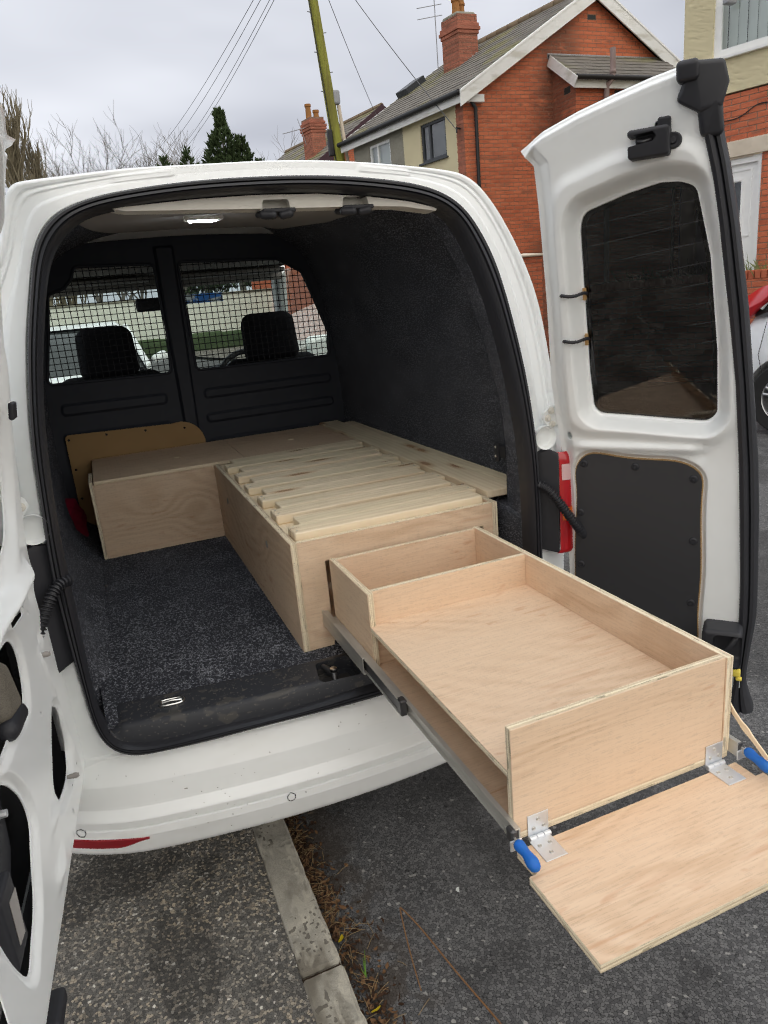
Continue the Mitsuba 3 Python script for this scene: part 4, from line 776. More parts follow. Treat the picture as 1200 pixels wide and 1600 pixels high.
for i in range(2200):
    y = rng.uniform(-.62, .75); h_ = .016*(.35+mnoise(np.array([[y*9, 0, 0]]), 4)[0])*(1 if y > -.22 else .45)
    x = -.147+abs(rng.normal(0, .030))*(1.0 if y > -.2 else 1.5); u = rng.random(); k = 'm_leaf_brown' if u < .36 else 'm_leaf_dark' if u < .86 else 'm_straw'
    if y < -.22 and rng.random() < .55: continue
    z = GZ+.002+rng.random()*h_*max(0, 1-(x+.147)/.09)
    if k == 'm_straw':
        a = rng.uniform(0, np.pi); l_ = rng.uniform(.012, .05); d = np.array([math.cos(a), math.sin(a), rng.uniform(-.15, .25)])*l_/2; c = np.array([x, y, z+.006]); pile[k].append(tube([c-d, c+[0, 0, .002], c+d], .0007, 4, False))
    else: pile[k].append(leafm([x, y, z+.003], rng.uniform(.006, .020), rng.uniform(.0018, .005), rng.uniform(0, 360), rng.uniform(-25, 25), rng.uniform(-.2, .3), i))
names = {'m_leaf_brown': 'leaf_litter', 'm_leaf_dark': 'rotted_leaf_litter', 'm_straw': 'straw_litter'}
for k, ms in pile.items(): tag(add(names[k], cat(ms), k, True), {'m_leaf_brown': 'brown dead leaves piled along the kerb', 'm_leaf_dark': 'dark rotted leaf scraps piled along the kerb', 'm_straw': 'thin straw stalks lying among the leaves by the kerb'}[k], 'leaves', kind='stuff')
db = []
for i in range(420):
    y = rng.uniform(-.7, .8); x = -.15+abs(rng.normal(0, .05)); s = rng.uniform(.001, .0035); db.append(trimesh.creation.icosphere(0, s).apply_translation([x, y, GZ+s*.6]))
tag(add('grit', cat(db), 'm_dirt'), 'dark grit and soil crumbs lying in the gutter', 'grit', kind='stuff')
for (x, y, az, lab) in ((-.128, -.236, 70, 'yellow leaf against the kerb, beside the kerb joint'), (-.118, -.438, 30, 'yellow leaf on the road, nearer the bottom edge of the photo')):
    tag(add('yellow_leaf', leafm([x, y, GZ+.016], .026, .008, az, 12, .12, 5), 'm_leaf_yellow', True), lab, 'leaf')
tg = thing('grass_tuft', 'few green grass blades growing from the gutter beside the yellow leaf', 'grass')
for i, (dx, dy, h_) in enumerate(((.012, .035, .050), (.004, .028, .036), (-.006, .012, .022))):
    t = np.linspace(0, 1, 9); c = np.array([-.108, -.345, GZ+.004]); P_ = c+np.stack([dx*t**1.4*1.2, dy*t**1.2, h_*t-.25*h_*t**2], 1); add(f'{tg}__blade', tube(P_, .0022*(1-t*.9), 5), 'm_blade', True)
tw = spl([(-.004, -.395, GZ+.006), (.012, -.300, GZ+.045), (.036, -.232, GZ+.075), (.060, -.300, GZ+.055), (.085, -.42, GZ+.018), (.10, -.52, GZ+.005)], 40, False)
tw2 = np.vstack([spl([(-.010, -.43, GZ+.004), (.006, -.33, GZ+.02), (.026, -.236, GZ+.036)], 14, False), spl([(.028, -.234, GZ+.036), (.050, -.30, GZ+.026), (.075, -.41, GZ+.010), (.103, -.545, GZ+.003), (.115, -.62, GZ+.003)], 26, False)])
mat('m_twig', (0.22, 0.115, 0.055), .7, .3); tag(add('twig', tube(tw2, np.linspace(.0014, .0022, len(tw2)), 6), 'm_twig', True), 'long thin brown bent stalk lying on the black asphalt', 'stalk')
tag(add('feather', leafm([.188, -.226, GZ+.005], .020, .005, 60, 10, .3, 9), 'm_feather', True), 'tiny white feather lying on the asphalt below the drawer', 'feather')
# ---------------------------------------------------------------- houses
def brick_tex(base, dark, soot=None):
    def fn(p, n, uv):
        f = N(p.x*4.1, p.y*4.1, p.z*13.3); g_ = F(p.x*30, p.y*30, p.z*45, 3); h_ = F(p.x*.9, p.y*.9, p.z*.7, 3)
        c = MX(base, dark, SM(.25, .9, f*.62+g_*.38)); c = MX(c, (0.24, 0.115, 0.075), .6*SM(.82, .88, N(p.x*5.3+9, p.y*5.3, p.z*13.3)))
        if soot:
            sx, hw = soot; m = SM(hw, .15, dr.abs(p.x-sx+.5*(N(p.z*1.3, 3)-.5)))*SM(.28, .62, F(p.x*4, p.y*3, p.z*6, 4)+.12); c = MX(c, (0.15, 0.075, 0.052), .7*m)
        return c*(0.82+.36*h_)
    return fn
mat('m_brick', brick_tex((0.56, 0.175, 0.088), (0.42, 0.115, 0.058), (9.45, .75)), .85, .2, bump=lambda p, n, uv: F(p.x*120, p.y*120, p.z*120, 2), bscale=.004, beps=2e-3)
mat('m_brick_b', brick_tex((0.52, 0.155, 0.080), (0.37, 0.100, 0.055)), .85, .2, bump=lambda p, n, uv: F(p.x*120, p.y*120, p.z*120, 2), bscale=.004, beps=2e-3)
mat('m_brick_old', brick_tex((0.40, 0.15, 0.10), (0.22, 0.095, 0.065)), .9, .2)
mat('m_mortar', lambda p, n, uv: MX((0.30, 0.19, 0.14), (0.20, 0.125, 0.095), F(p.x*9, p.y*9, p.z*9, 3)), .95, .1)
mat('m_cream', lambda p, n, uv: MX((0.66, 0.60, 0.40), (0.56, 0.50, 0.33), F(p.x*2.5, p.y*2.5, p.z*1.2, 4)), .9, .2, bump=lambda p, n, uv: F(p.x*26, p.y*26, p.z*26, 3), bscale=.02, beps=4e-3)
mat('m_stone_paint', lambda p, n, uv: MX((0.66, 0.59, 0.49), (0.52, 0.45, 0.36), F(p.x*5, p.y*5, p.z*9, 4)), .8, .3)
mat('m_pebble', lambda p, n, uv: MX((0.33, 0.32, 0.27), (0.20, 0.19, 0.155), F(p.x*22, p.y*22, p.z*22, 3)*.6+.4*F(p.x*2, p.y*2, p.z*3, 3)), .95, .1, bump=lambda p, n, uv: F(p.x*40, p.y*40, p.z*40, 2), bscale=.02, beps=4e-3)
mat('m_upvc', (0.76, 0.77, 0.77), .35, .5); mat('m_board', lambda p, n, uv: MX((0.70, 0.71, 0.70), (0.52, 0.51, 0.46), SM(.5, .8, F(p.x*3, p.y*3, p.z*7, 4))), .5, .4)
mat('m_anthracite', (0.045, 0.050, 0.058), .45, .4); mat('m_gutter', (0.018, 0.018, 0.020), .5, .4); mat('m_purple', (0.045, 0.020, 0.028), .6, .3); mat('m_pipe_grey', lambda p, n, uv: MX((0.33, 0.26, 0.25), (0.22, 0.15, 0.14), F(p.x*8, p.y*8, p.z*5, 3)), .6, .3)
def slate_tex(p, n, uv):
    f = F(p.x*3.1, p.y*4.1, p.z*4.3, 3); l_ = SM(.50, .68, F(p.x*.8+2, p.y*1.1, p.z*2.2, 4)); r = N(p.x*5.3, p.y*5.3, p.z*9)
    c = MX((0.105, 0.098, 0.088), (0.20, 0.185, 0.165), f*.6+r*.4); return MX(c, (0.19, 0.18, 0.055), .55*l_)
mat('m_slate', slate_tex, .8, .3); mat('m_lead', (0.30, 0.31, 0.33), .6, .4)
mat('m_ridge_tile', lambda p, n, uv: MX((0.27, 0.20, 0.13), (0.15, 0.12, 0.09), F(p.x*4, p.y*4, p.z*4, 3)), .9, .2); mat('m_pot', lambda p, n, uv: MX((0.42, 0.16, 0.06), (0.24, 0.14, 0.05), F(p.x*5, p.y*5, p.z*4, 3)), .85, .2)
mat('m_curtain', (0.42, 0.45, 0.44), .9, .1); mat('m_blind', (0.60, 0.63, 0.61), .8, .2); mat('m_room', (0.10, 0.105, 0.11), .9, .1); mat('m_dark_room', (0.02, 0.025, 0.025), .6, .4)
UP = np.array([0, 0, 1.])
UNIT = {}
def bricks(parent, P, o, a, n, m, nmax, seen, bl=.215, bh=.065, j=.010, key='brick', proud=.005):
    """P: outline in (along a, z). whole bricks: the nmax that show largest are parts, the others and the cut ones one part"""
    x0, z0, x1, z1 = P.bounds; cells = []; Pb = P.buffer(-.002)
    nr = int((z1-z0)/(bh+j))+1
    for r in range(nr):
        z = z0+r*(bh+j); off = (r % 2)*(bl+j)/2
        s = x0-off
        while s < x1:
            q = sbox(s, z, s+bl, z+bh)
            if Pb.contains(q): cells.append((s, z, None))
            else:
                g_ = q.intersection(Pb)
                for h_ in getattr(g_, 'geoms', [g_]):
                    if h_.area > .0008 and h_.geom_type == 'Polygon': cells.append((s, z, h_))
            s += bl+j
    k = (bl, bh)
    if k not in UNIT: UNIT[k] = (bx(0, bl, -.022, 0, 0, bh, .004), None)
    u = UNIT[k][0]; ul = mikit.ply(u, m)
    whole = [c for c in cells if c[2] is None]; sc = sorted(whole, key=lambda c: seen(o+a*c[0]+UP*c[1])); top = set((c[0], c[1]) for c in sc[:nmax]); rest = []
    for s, z, g_ in cells:
        dz, dp = rng.uniform(-.0012, .0012), proud+rng.uniform(-.0015, .0015)
        M = np.eye(4); M[:3, 0], M[:3, 1], M[:3, 2] = a, n, UP; M[:3, 3] = o+a*(s if g_ is None else 0)+n*dp+UP*((z if g_ is None else 0)+dz)
        if g_ is None and (s, z) in top: place(f'{parent}__{key}', ul, T(M))
        elif g_ is None: w = u.copy(); w.apply_transform(M); rest.append(w)
        else:
            w = extr(g_, .022); v = w.vertices; w = trimesh.Trimesh(np.c_[v[:, 0], v[:, 2]-.022, v[:, 1]], w.faces, process=False); w.apply_transform(M); rest.append(w)
    if rest: tag(add(f'{parent}__{key}', cat(rest), m), kind='stuff')
def wallslab(P, o, a, n, t=.10): return frame(extr(P, t), o-n*t, a, UP, n)
def view_rank(px0, px1, py0, py1):
    def f(X):
        d = X-CAM; w = d@fw; px = 600+FPX*(d@(-np.cross(up, fw)*-1 if False else np.cross(fw, up)))/w; py = 800-FPX*(d@up)/w
        return w+(0 if px0 < px < px1 and py0 < py < py1 else 100)
    return f
def slates(parent, o, a, u_, W, L, key='slate', sw=.26, sh=.21):
    n = np.cross(a, u_); n /= np.linalg.norm(n)
    if n[2] < 0: n = -n
    ms = []
    for r in range(int(L/sh)+1):
        s = -(r % 2)*sw/2
        while s < W:
            s0, s1 = max(s, 0), min(s+sw-.004, W)
            if s1-s0 > .03:
                l_ = min(sh*1.25, L-r*sh+.02); t = .008; q = o+a*s0+u_*(r*sh-.012+rng.uniform(-.006, .006))+n*(.016+rng.uniform(-.002, .002)); u2 = u_-n*.055; u2 /= np.linalg.norm(u2); n2 = np.cross(a, u2); n2 = n2 if n2[2] > 0 else -n2
                V_ = np.array([q+a*i*(s1-s0)+u2*j_*l_+n2*k_*t for i in (0, 1) for j_ in (0, 1) for k_ in (0, 1)]); ms.append(trimesh.Trimesh(V_, [[0, 1, 3], [0, 3, 2], [4, 6, 7], [4, 7, 5], [0, 4, 5], [0, 5, 1], [2, 3, 7], [2, 7, 6], [1, 5, 7], [1, 7, 3]], process=False))
            s += sw
    tag(add(f'{parent}__{key}', cat(ms), 'm_slate'), kind='stuff')
def bar3(p, q, w, h_, ref=UP):
    p, q = np.asarray(p, float), np.asarray(q, float); d = q-p; L = np.linalg.norm(d); d /= L; y = np.cross(ref, d); y /= np.linalg.norm(y); z = np.cross(d, y)
    return obox(p-y*w/2-z*h_/2, d, y, z, L, w, h_, .003)
def window(parent, o, a, n, s0, s1, z0, z1, fm, mull=(), fw_=.06, curtain='m_curtain', sill=True, depth=.03, blinds=0, key='window', inner=.10):
    """frame, panes, sill and the room behind; s runs along a, z up, the wall's face at o"""
    W = numbered(f'{parent}__{key}')
    P = sbox(s0, z0, s1, z1); cuts = sorted([s0+fw_, *[x for mm in mull for x in (mm-fw_/2, mm+fw_/2)], s1-fw_]); holes = [sbox(cuts[i], z0+fw_, cuts[i+1], z1-fw_) for i in range(0, len(cuts), 2)]
    F_ = P.difference(unary_union(holes)); scene[W] = mikit.ply(frame(extr(F_, .06), o-n*(depth+.06), a, UP, n), fm)
    for h_ in holes: b = h_.bounds; add(f'{W}__pane', frame(trimesh.Trimesh([[b[0], b[1], 0], [b[2], b[1], 0], [b[2], b[3], 0], [b[0], b[3], 0]], [[0, 1, 2], [0, 2, 3]]), o-n*(depth+.03), a, UP, n), 'm_pane')
    if sill: add(f'{W}__sill', obox(o+a*(s0-.05)+n*-.05+UP*(z0-.045), a, n, UP, s1-s0+.10, .11, .04, .004), fm)
    if blinds:
        step = (s1-s0)/blinds
        for i in range(blinds):
            q = s0+i*step; A_ = rng.uniform(7, 17); d = a*math.cos(math.radians(A_))+n*math.sin(math.radians(A_)); add(f'{W}__blind_slat', obox(o+a*q-n*(depth+.16)+UP*z0, d, np.cross(UP, d), UP, step*1.04, .003, z1-z0, .001), 'm_blind')
    add(f'{W}__room', frame(trimesh.Trimesh([[s0, z0, 0], [s1, z0, 0], [s1, z1, 0], [s0, z1, 0]], [[0, 1, 2], [0, 2, 3]]), o-n*(depth+inner+(.15 if blinds else 0)), a, UP, n), curtain)
    return W
# -- house with the brick gable
H1 = thing('brick_gable_house', 'semi-detached house with red brick gable, white barge boards, slate roof and cream front', 'house')
A0 = np.array([7.34, 12.417, 0.]); GX = np.array([1., 0, 0]); GN = np.array([0, -1., 0]); DV = np.array([-.2049, .9788, 0]); DN = np.array([-.9788, -.2049, 0])
zb, ze, apx, apz, wid = GZ+.05, 4.58, 3.10, 6.46, 6.1
gp = Polygon([(0, zb), (wid, zb), (wid, 4.60), (apx, apz), (0, ze)])
wl = f'{H1}__gable_wall'; scene[numbered(wl)] = mikit.ply(wallslab(gp, A0, GX, GN, .25), 'm_mortar')
bricks(wl, gp.difference(sbox(3.02, 6.02, 3.24, 6.12)), A0, GX, GN, 'm_brick', 290, view_rank(738, 870, 40, 330))
add(f'{wl}__air_vent', obox(A0+GX*3.03+UP*6.03+GN*-.01, GX, GN, UP, .20, .012, .08), 'm_dark_room')
fw_l = f'{H1}__front_wall'
fpoly = Polygon([(.22, zb), (2.07, zb), (2.07, ze), (.22, ze)]).difference(sbox(.57, 3.62, 1.43, 4.37))
scene[numbered(fw_l)] = mikit.ply(wallslab(fpoly, A0, DV, DN, .2), 'm_cream')
fp2 = Polygon([(2.073, zb), (4.15, zb), (4.15, ze), (2.073, ze)]).difference(sbox(2.60, 3.70, 3.48, 4.38))
add(f'{H1}__front_wall', wallslab(fp2, A0-DN*.006, DV, DN, .2), 'm_pebble')
qn = f'{H1}__corner_brickwork'; qp = Polygon([(0, zb), (.26, zb), (.26, ze-.02), (0, ze-.02)]); scene[numbered(qn)] = mikit.ply(wallslab(qp.buffer(0).difference(sbox(.22, 0, 1, 9)), A0, DV, DN, .15), 'm_mortar')
bricks(qn, Polygon([(.0, zb), (.23, zb), (.23, ze-.02), (0, ze-.02)]), A0, DV, DN, 'm_brick_old', 40, view_rank(690, 740, 140, 330), proud=.008)
window(H1, A0, DV, DN, .57, 1.43, 3.62, 4.37, 'm_anthracite', (1.15,), .055, 'm_room')
window(H1, A0-DN*.006, DV, DN, 2.60, 3.48, 3.70, 4.38, 'm_upvc', (3.15,), .055, 'm_curtain')
E0 = A0+UP*(ze+.06)-DV*.14+DN*.16; R0 = A0+GX*apx+UP*(apz+.14)-DV*.14
uw = R0-E0; Lr = np.linalg.norm(uw); uw /= Lr
RF = numbered(f'{H1}__roof'); nn = np.cross(DV, uw); nn = nn if nn[2] > 0 else -nn
RL = 4.62; E1 = A0+GX*wid+UP*4.66-DV*.14+GX*.16; ue = R0-E1; Le = np.linalg.norm(ue); ue /= Le; ne = np.cross(ue, DV); ne = ne if ne[2] > 0 else -ne
scene[RF] = mikit.ply(cat([obox(E0-nn*.05, DV, uw, nn if np.cross(DV, uw)[2] > 0 else nn, RL, Lr, .05), obox(E1-ne*.05, DV, ue, ne, RL, Le, .05)]), 'm_gutter')
slates(RF, E0, DV, uw, RL, Lr); slates(RF, E1, DV, ue, RL, Le)
for i in range(13): add(f'{RF}__ridge_tile', tube([R0+UP*.005+DV*(i*.355+.01), R0+UP*.015+DV*(i*.355+.345)], [.10, .092], 10), 'm_ridge_tile', 40)
for (e, u_, L_2, n2, sg) in ((E0, uw, Lr, nn, 1), (E1, ue, Le, ne, -1)):
    b0 = e-DV*.03-u_*.05; add(f'{H1}__barge_board', obox(b0-UP*.27, u_, -DV, UP, L_2+.06, .03, .27, .004), 'm_board'); add(f'{H1}__verge_trim', obox(b0-UP*.02, u_, -DV, UP, L_2+.06, .045, .045, .003), 'm_upvc')
add(f'{H1}__fascia', obox(E0+DV*0-UP*.21-DN*.03, DV, DN, UP, RL, .03, .17, .003), 'm_board')
add(f'{H1}__verge_trim', obox(E0+DV*RL-nn*.03, uw, DV, nn, Lr, .03, .05, .003), 'm_upvc')
add(f'{H1}__soffit_end', obox(A0+UP*(ze-.13)-DV*.13+DN*.02, GX, GN*-1, UP, .42, .12, .14, .003), 'm_board')
gt = tube([E0+DN*.05-UP*.03+DV*s for s in np.linspace(0, RL, 6)], .055, 10); add(f'{H1}__gutter', gt, 'm_gutter', True)
add(f'{H1}__drainpipe', tube([A0+GX*.10+GN*.10+UP*(ze-.06), A0+GX*.24+GN*.08+UP*(ze-.22), A0+GX*.25+GN*.07+UP*(ze-.4), A0+GX*.25+GN*.07+UP*zb], .036, 10), 'm_gutter', True)
add(f'{H1}__bracket', tube([A0+DV*.10+DN*.01+UP*4.02, A0+DV*.10+DN*.10+UP*4.03, A0+DV*.08+DN*.12+UP*3.94], .018, 8), 'm_gutter', True)
for p in ((4.75, 4.42, .9),):
    add(f'{H1}__roof_window', obox(E0+DV*4.1+uw*1.9, DV, uw, nn, .45, .6, .16, .01), 'm_anthracite')
# chimney
CH = numbered(f'{H1}__chimney'); c0 = np.array([8.62, 14.76, 5.55]); cp = Polygon([(0, 0), (.50, 0), (.50, 1.10), (0, 1.10)])
scene[CH] = mikit.ply(obox(c0, GX, DV, UP, .50, .58, 1.32), 'm_mortar')
bricks(CH, Polygon([(0, 0), (.50, 0), (.50, 1.32), (0, 1.32)]), c0, GX, GN, 'm_brick_old', 30, view_rank(715, 760, 20, 120)); bricks(CH, Polygon([(0, 0), (.58, 0), (.58, 1.32), (0, 1.32)]), c0, DV, DN, 'm_brick_old', 40, view_rank(690, 725, 20, 130))
for z, o_ in ((.93, .025), (1.005, .05), (1.08, .03)): add(f'{CH}__corbel', obox(c0-GX*o_-DV*o_+UP*z, GX, DV, UP, .50+2*o_, .58+2*o_, .07, .006), 'm_brick_old')
add(f'{CH}__cap', hull([c0+GX*(.25+q)+DV*(.29+r)+UP*1.32 for q in (-.2, .2) for r in (-.22, .22)], .06), 'm_pebble', 40)
for i, q in enumerate((.12, .40)): add(f'{CH}__pot', lathe([(.10, 0), (.085, .10), (.078, .26), (.10, .27), (.10, .31), (.085, .32), (.07, .45), (.06, .45)], 18).apply_translation(c0+GX*q+DV*(.20+.2*i)+UP*1.34), 'm_pot', 40)
for i in range(5):
    q = c0+GX*(.02+i*.10)+GN*.012+UP*(.21+i*.066); add(f'{CH}__flashing', obox(q, GX, GN, UP, .085, .01, .075, .002), 'm_lead')
# porch-like extension on the gable
PX = numbered(f'{H1}__extension'); pd = .78; p0 = A0+GX*2.13; fx = 2.75
sidep = Polygon([(0, zb), (pd, zb), (pd, 4.74), (0, 5.22)]); frp = Polygon([(0, zb), (fx, zb), (fx, 4.72), (0, 4.72)]).difference(sbox(.95, 3.4, 1.85, 4.52))
scene[PX] = mikit.ply(cat([wallslab(sidep, p0, GN, -GX, .2), wallslab(frp, p0+GN*pd, GX, GN, .2)]), 'm_mortar')
bricks(PX, sidep.difference(sbox(.40, 4.50, .62, 4.64)), p0, GN, -GX, 'm_brick', 60, view_rank(860, 915, 95, 230)); bricks(PX, frp, p0+GN*pd, GX, GN, 'm_brick_b', 60, view_rank(905, 1000, 110, 200))
add(f'{PX}__air_brick', obox(p0+GN*.41-GX*.004+UP*4.51, GN, GX, UP, .20, .012, .12), 'm_dark_room')
window(PX, p0+GN*pd, GX, GN, 0.95, 1.85, 3.4, 4.52, 'm_anthracite', (), .07, 'm_room')
eb = p0+GN*(pd+.12)+UP*4.72-GX*.10; ub = np.array([0, 1.0, .70]); ub /= np.linalg.norm(ub); Lb = 1.09
scene[numbered(f'{PX}__roof')] = mikit.ply(obox(eb-UP*.03, GX, ub, np.cross(GX, ub), fx+.2, Lb, .03), 'm_gutter'); slates(f'{PX}__roof', eb, GX, ub, fx+.2, Lb, sw=.24, sh=.17)
add(f'{PX}__fascia', obox(eb-UP*.20+GN*-.01, GX, -GN, UP, fx+.2, .02, .17, .003), 'm_board'); add(f'{PX}__gutter', tube([eb+GN*.05-UP*.02, eb+GN*.05-UP*.02+GX*(fx+.22)], .05, 10), 'm_gutter', True)
add(f'{PX}__barge_board', obox(eb-UP*.20-GX*.012, ub, -GX, np.cross(ub, -GX), Lb, .02, .20, .003), 'm_board'); add(f'{PX}__flashing', obox(A0+GX*2.02+UP*5.28, GX, GN, UP, fx+.1, .02, .10, .003), 'm_lead')
add(f'{PX}__soil_pipe', tube([p0+GX*.78+GN*(pd+.16)+UP*q for q in (5.22, 4.70)]+[p0+GX*.70+GN*(pd+.07)+UP*q for q in (4.55, zb)], .055, 12), 'm_pipe_grey', True)
for q in (4.57, 4.27, 4.77): add(f'{PX}__pipe_collar', tube([p0+GX*(.78 if q > 4.7 else .70)+GN*(pd+(.16 if q > 4.7 else .07))+UP*q, p0+GX*(.78 if q > 4.7 else .70)+GN*(pd+(.16 if q > 4.7 else .07))+UP*(q+.07)], .064, 12), 'm_pipe_grey', True)
add(f'{PX}__drainpipe', tube([eb+GX*(fx-.2)+GN*.04-UP*.06, p0+GX*(fx-.25)+GN*(pd+.06)+UP*4.40, p0+GX*(fx-.25)+GN*(pd+.06)+UP*zb], .036, 8), 'm_gutter', True)
add(f'{H1}__back_wall', cat([plain(7.6, 13.2, 12.66, 16.4, zb, 4.5)]), 'm_brick_b')
# -- cream-over-brick house on the right
H2 = thing('cream_and_brick_house', 'house with cream rendered upper storey over red brick and a white front door', 'house')
B0 = np.array([8.16, 6.61, 0.]); az2 = math.radians(-21); BV = -np.array([math.sin(az2), math.cos(az2), 0]); BN = np.cross(UP, BV); BN = BN if BN[0] < 0 else -BN
sL = -.60; sR = 5.5; hz = GZ+.55
rp = Polygon([(sL, 3.10), (sR, 3.10), (sR, 6.2), (sL, 6.2)]).difference(sbox(-.20, 3.56, 1.9, 4.95))
scene[numbered(f'{H2}__rendered_wall')] = mikit.ply(wallslab(rp, B0+BN*.025, BV, BN, .2), 'm_cream')
bp2 = Polygon([(sL, hz), (sR, hz), (sR, 3.08), (sL, 3.08)]).difference(sbox(-.75, hz, .50, 2.30)).difference(sbox(-.75, 2.29, .62, 2.50))
bw = f'{H2}__brick_wall'; scene[numbered(bw)] = mikit.ply(wallslab(bp2, B0, BV, BN, .25), 'm_mortar'); bricks(bw, bp2, B0, BV, BN, 'm_brick_b', 290, view_rank(1110, 1205, 120, 430))
add(f'{H2}__lintel', obox(B0+BV*-.6+UP*2.292-BN*.02, BV, BN if np.cross(BV, BN)[2] > 0 else BN, UP, 1.20, .055, .205, .006), 'm_stone_paint'); add(f'{H2}__lintel_lip', obox(B0+BV*-.6+UP*2.272-BN*.06, BV, BN, UP, .98, .07, .02, .003), 'm_stone_paint')
W2 = window(H2, B0+BN*.025, BV, BN, -.20, 1.9, 3.56, 4.95, 'm_upvc', (1.0,), .09, 'm_room', True, .03, 17)
dr_o = B0-BN*.10; DD = numbered(f'{H2}__door'); zd = hz+.1
scene[DD] = mikit.ply(frame(extr(sbox(-.02, zd, .44, 2.20).difference(sbox(.115, 1.34, .225, 1.98)), .05), dr_o-BN*.02, BV, UP, BN), 'm_upvc')
add(f'{DD}__frame', frame(extr(sbox(-.62, zd, .50, 2.285).difference(sbox(-.03, zd, .445, 2.20)).difference(sbox(-.54, zd, -.10, 2.20)), .08), dr_o, BV, UP, BN), 'm_upvc')
add(f'{DD}__side_panel', frame(extr(sbox(-.55, zd, -.095, 2.205), .03), dr_o, BV, UP, BN), 'm_upvc')
def mould(parent, s0, z0, s1, z1, w=.018, d=.05): add(parent, frame(extr(sbox(s0, z0, s1, z1).difference(sbox(s0+w, z0+w, s1-w, z1-w)), .014), dr_o+BN*(d-.02), BV, UP, BN), 'm_upvc')
mould(f'{DD}__moulding', .085, 1.30, .255, 2.02, .030); mould(f'{DD}__moulding', .03, 1.26, .36, 2.13); mould(f'{DD}__moulding', .06, .45, .28, 1.10); mould(f'{DD}__moulding', .10, .50, .24, 1.05); mould(f'{DD}__moulding', -.52, 1.2, -.14, 2.1)
add(f'{DD}__pane', frame(trimesh.Trimesh([[.11, 1.33, 0], [.23, 1.33, 0], [.23, 1.99, 0], [.11, 1.99, 0]], [[0, 1, 2], [0, 2, 3]]), dr_o+BN*.005, BV, UP, BN), 'm_pane'); add(f'{DD}__dark_hall', frame(trimesh.Trimesh([[.0, 1.2, 0], [.4, 1.2, 0], [.4, 2.1, 0], [.0, 2.1, 0]], [[0, 1, 2], [0, 2, 3]]), dr_o-BN*.045, BV, UP, BN), 'm_dark_room')
cq = [(-.3, 2.86), (.0, 2.77), (.08, 2.765), (.25, 2.80), (.38, 2.87), (.47, 2.885), (.6, 2.86), (1.5, 2.9)]
add(f'{H2}__cable', tube([B0+BV*s+BN*.02+UP*z for s, z in spl(cq, 40, False)], .007, 6), 'm_gutter', True)
add(f'{H2}__house_side', frame(extr(sbox(0, hz-.4, 6.5, 6.2), .2), B0+BV*(sL+.205)-BN*.01, -BN, UP, -BV), 'm_cream')
add(f'{H2}__security_lamp', rbox(B0+BV*.02+BN*.08+UP*4.16, [.16, .10, .07], .02), 'm_lead', 40)
add(f'{H2}__roof', cat([obox(B0+BV*(sL-.2)+BN*.4+UP*6.15, BV, -BN, UP, sR-sL+.2, 4, .12)]), 'm_slate')
# -- garden walls
GW = thing('garden_wall', 'low red brick garden wall topped with bricks on edge, below the grass', 'wall')
W0 = np.array([7.37, 5.40, 0.])-BV*2.2; wp = Polygon([(0, GZ), (7.0, GZ), (7.0, .70), (0, .70)])
scene[numbered(f'{GW}__core')] = mikit.ply(wallslab(wp, W0, BV, BN, .2), 'm_mortar'); bricks(f'{GW}__core', wp, W0, BV, BN, 'm_brick_b', 120, view_rank(1150, 1210, 410, 480))
for i in range(90): place(f'{GW}__coping_brick', mikit.ply(UNITC, 'm_brick_b') if False else mikit.ply(obox([0, 0, 0], BV, -BN, UP, .066, .225, .105, .005), 'm_brick_b') if i == 0 else COP, T().translate((W0+BN*.012+BV*(i*.076)+UP*.701).tolist())); COP = {k: v for k, v in scene[f'{GW}__coping_brick'].items() if k != 'to_world'}
GP = thing('gate_pillar', 'red brick gate pillar with pale stone cap, between the van and its open door', 'pillar')
q0 = np.array([7.36, 10.5, 0.]); pp = Polygon([(0, GZ), (.45, GZ), (.45, 1.385), (0, 1.385)])
scene[numbered(f'{GP}__core')] = mikit.ply(obox(q0+UP*GZ+GX*.002, GX, -GN, UP, .446, .446, 1.985), 'm_mortar'); bricks(f'{GP}__core', pp, q0, GX, GN, 'm_brick_b', 60, view_rank(820, 860, 390, 500)); bricks(f'{GP}__core', pp, q0+GX*.0, -GN, -GX, 'm_brick_b', 10, view_rank(815, 860, 390, 500))
add(f'{GP}__cap_stone', hull([q0+GX*(.225+a)-GN*(.225+b)+UP*(1.41+(0 if abs(a) > .1 else .05)) for a, b in ((-.27, -.27), (.27, -.27), (.27, .27), (-.27, .27), (0, 0))], .022), 'm_stone_paint', 30)
W3 = thing('boundary_wall', 'dark brick boundary wall seen through the tinted door window', 'wall'); w3 = np.array([7.85, 10.7, 0.]); wp3 = Polygon([(0, GZ), (2.6, GZ), (2.6, .80), (0, .80)])
scene[numbered(f'{W3}__core')] = mikit.ply(wallslab(wp3, w3, GX, GN, .2), 'm_mortar'); bricks(f'{W3}__core', wp3, w3, GX, GN, 'm_brick_old', 120, view_rank(860, 1100, 400, 500))
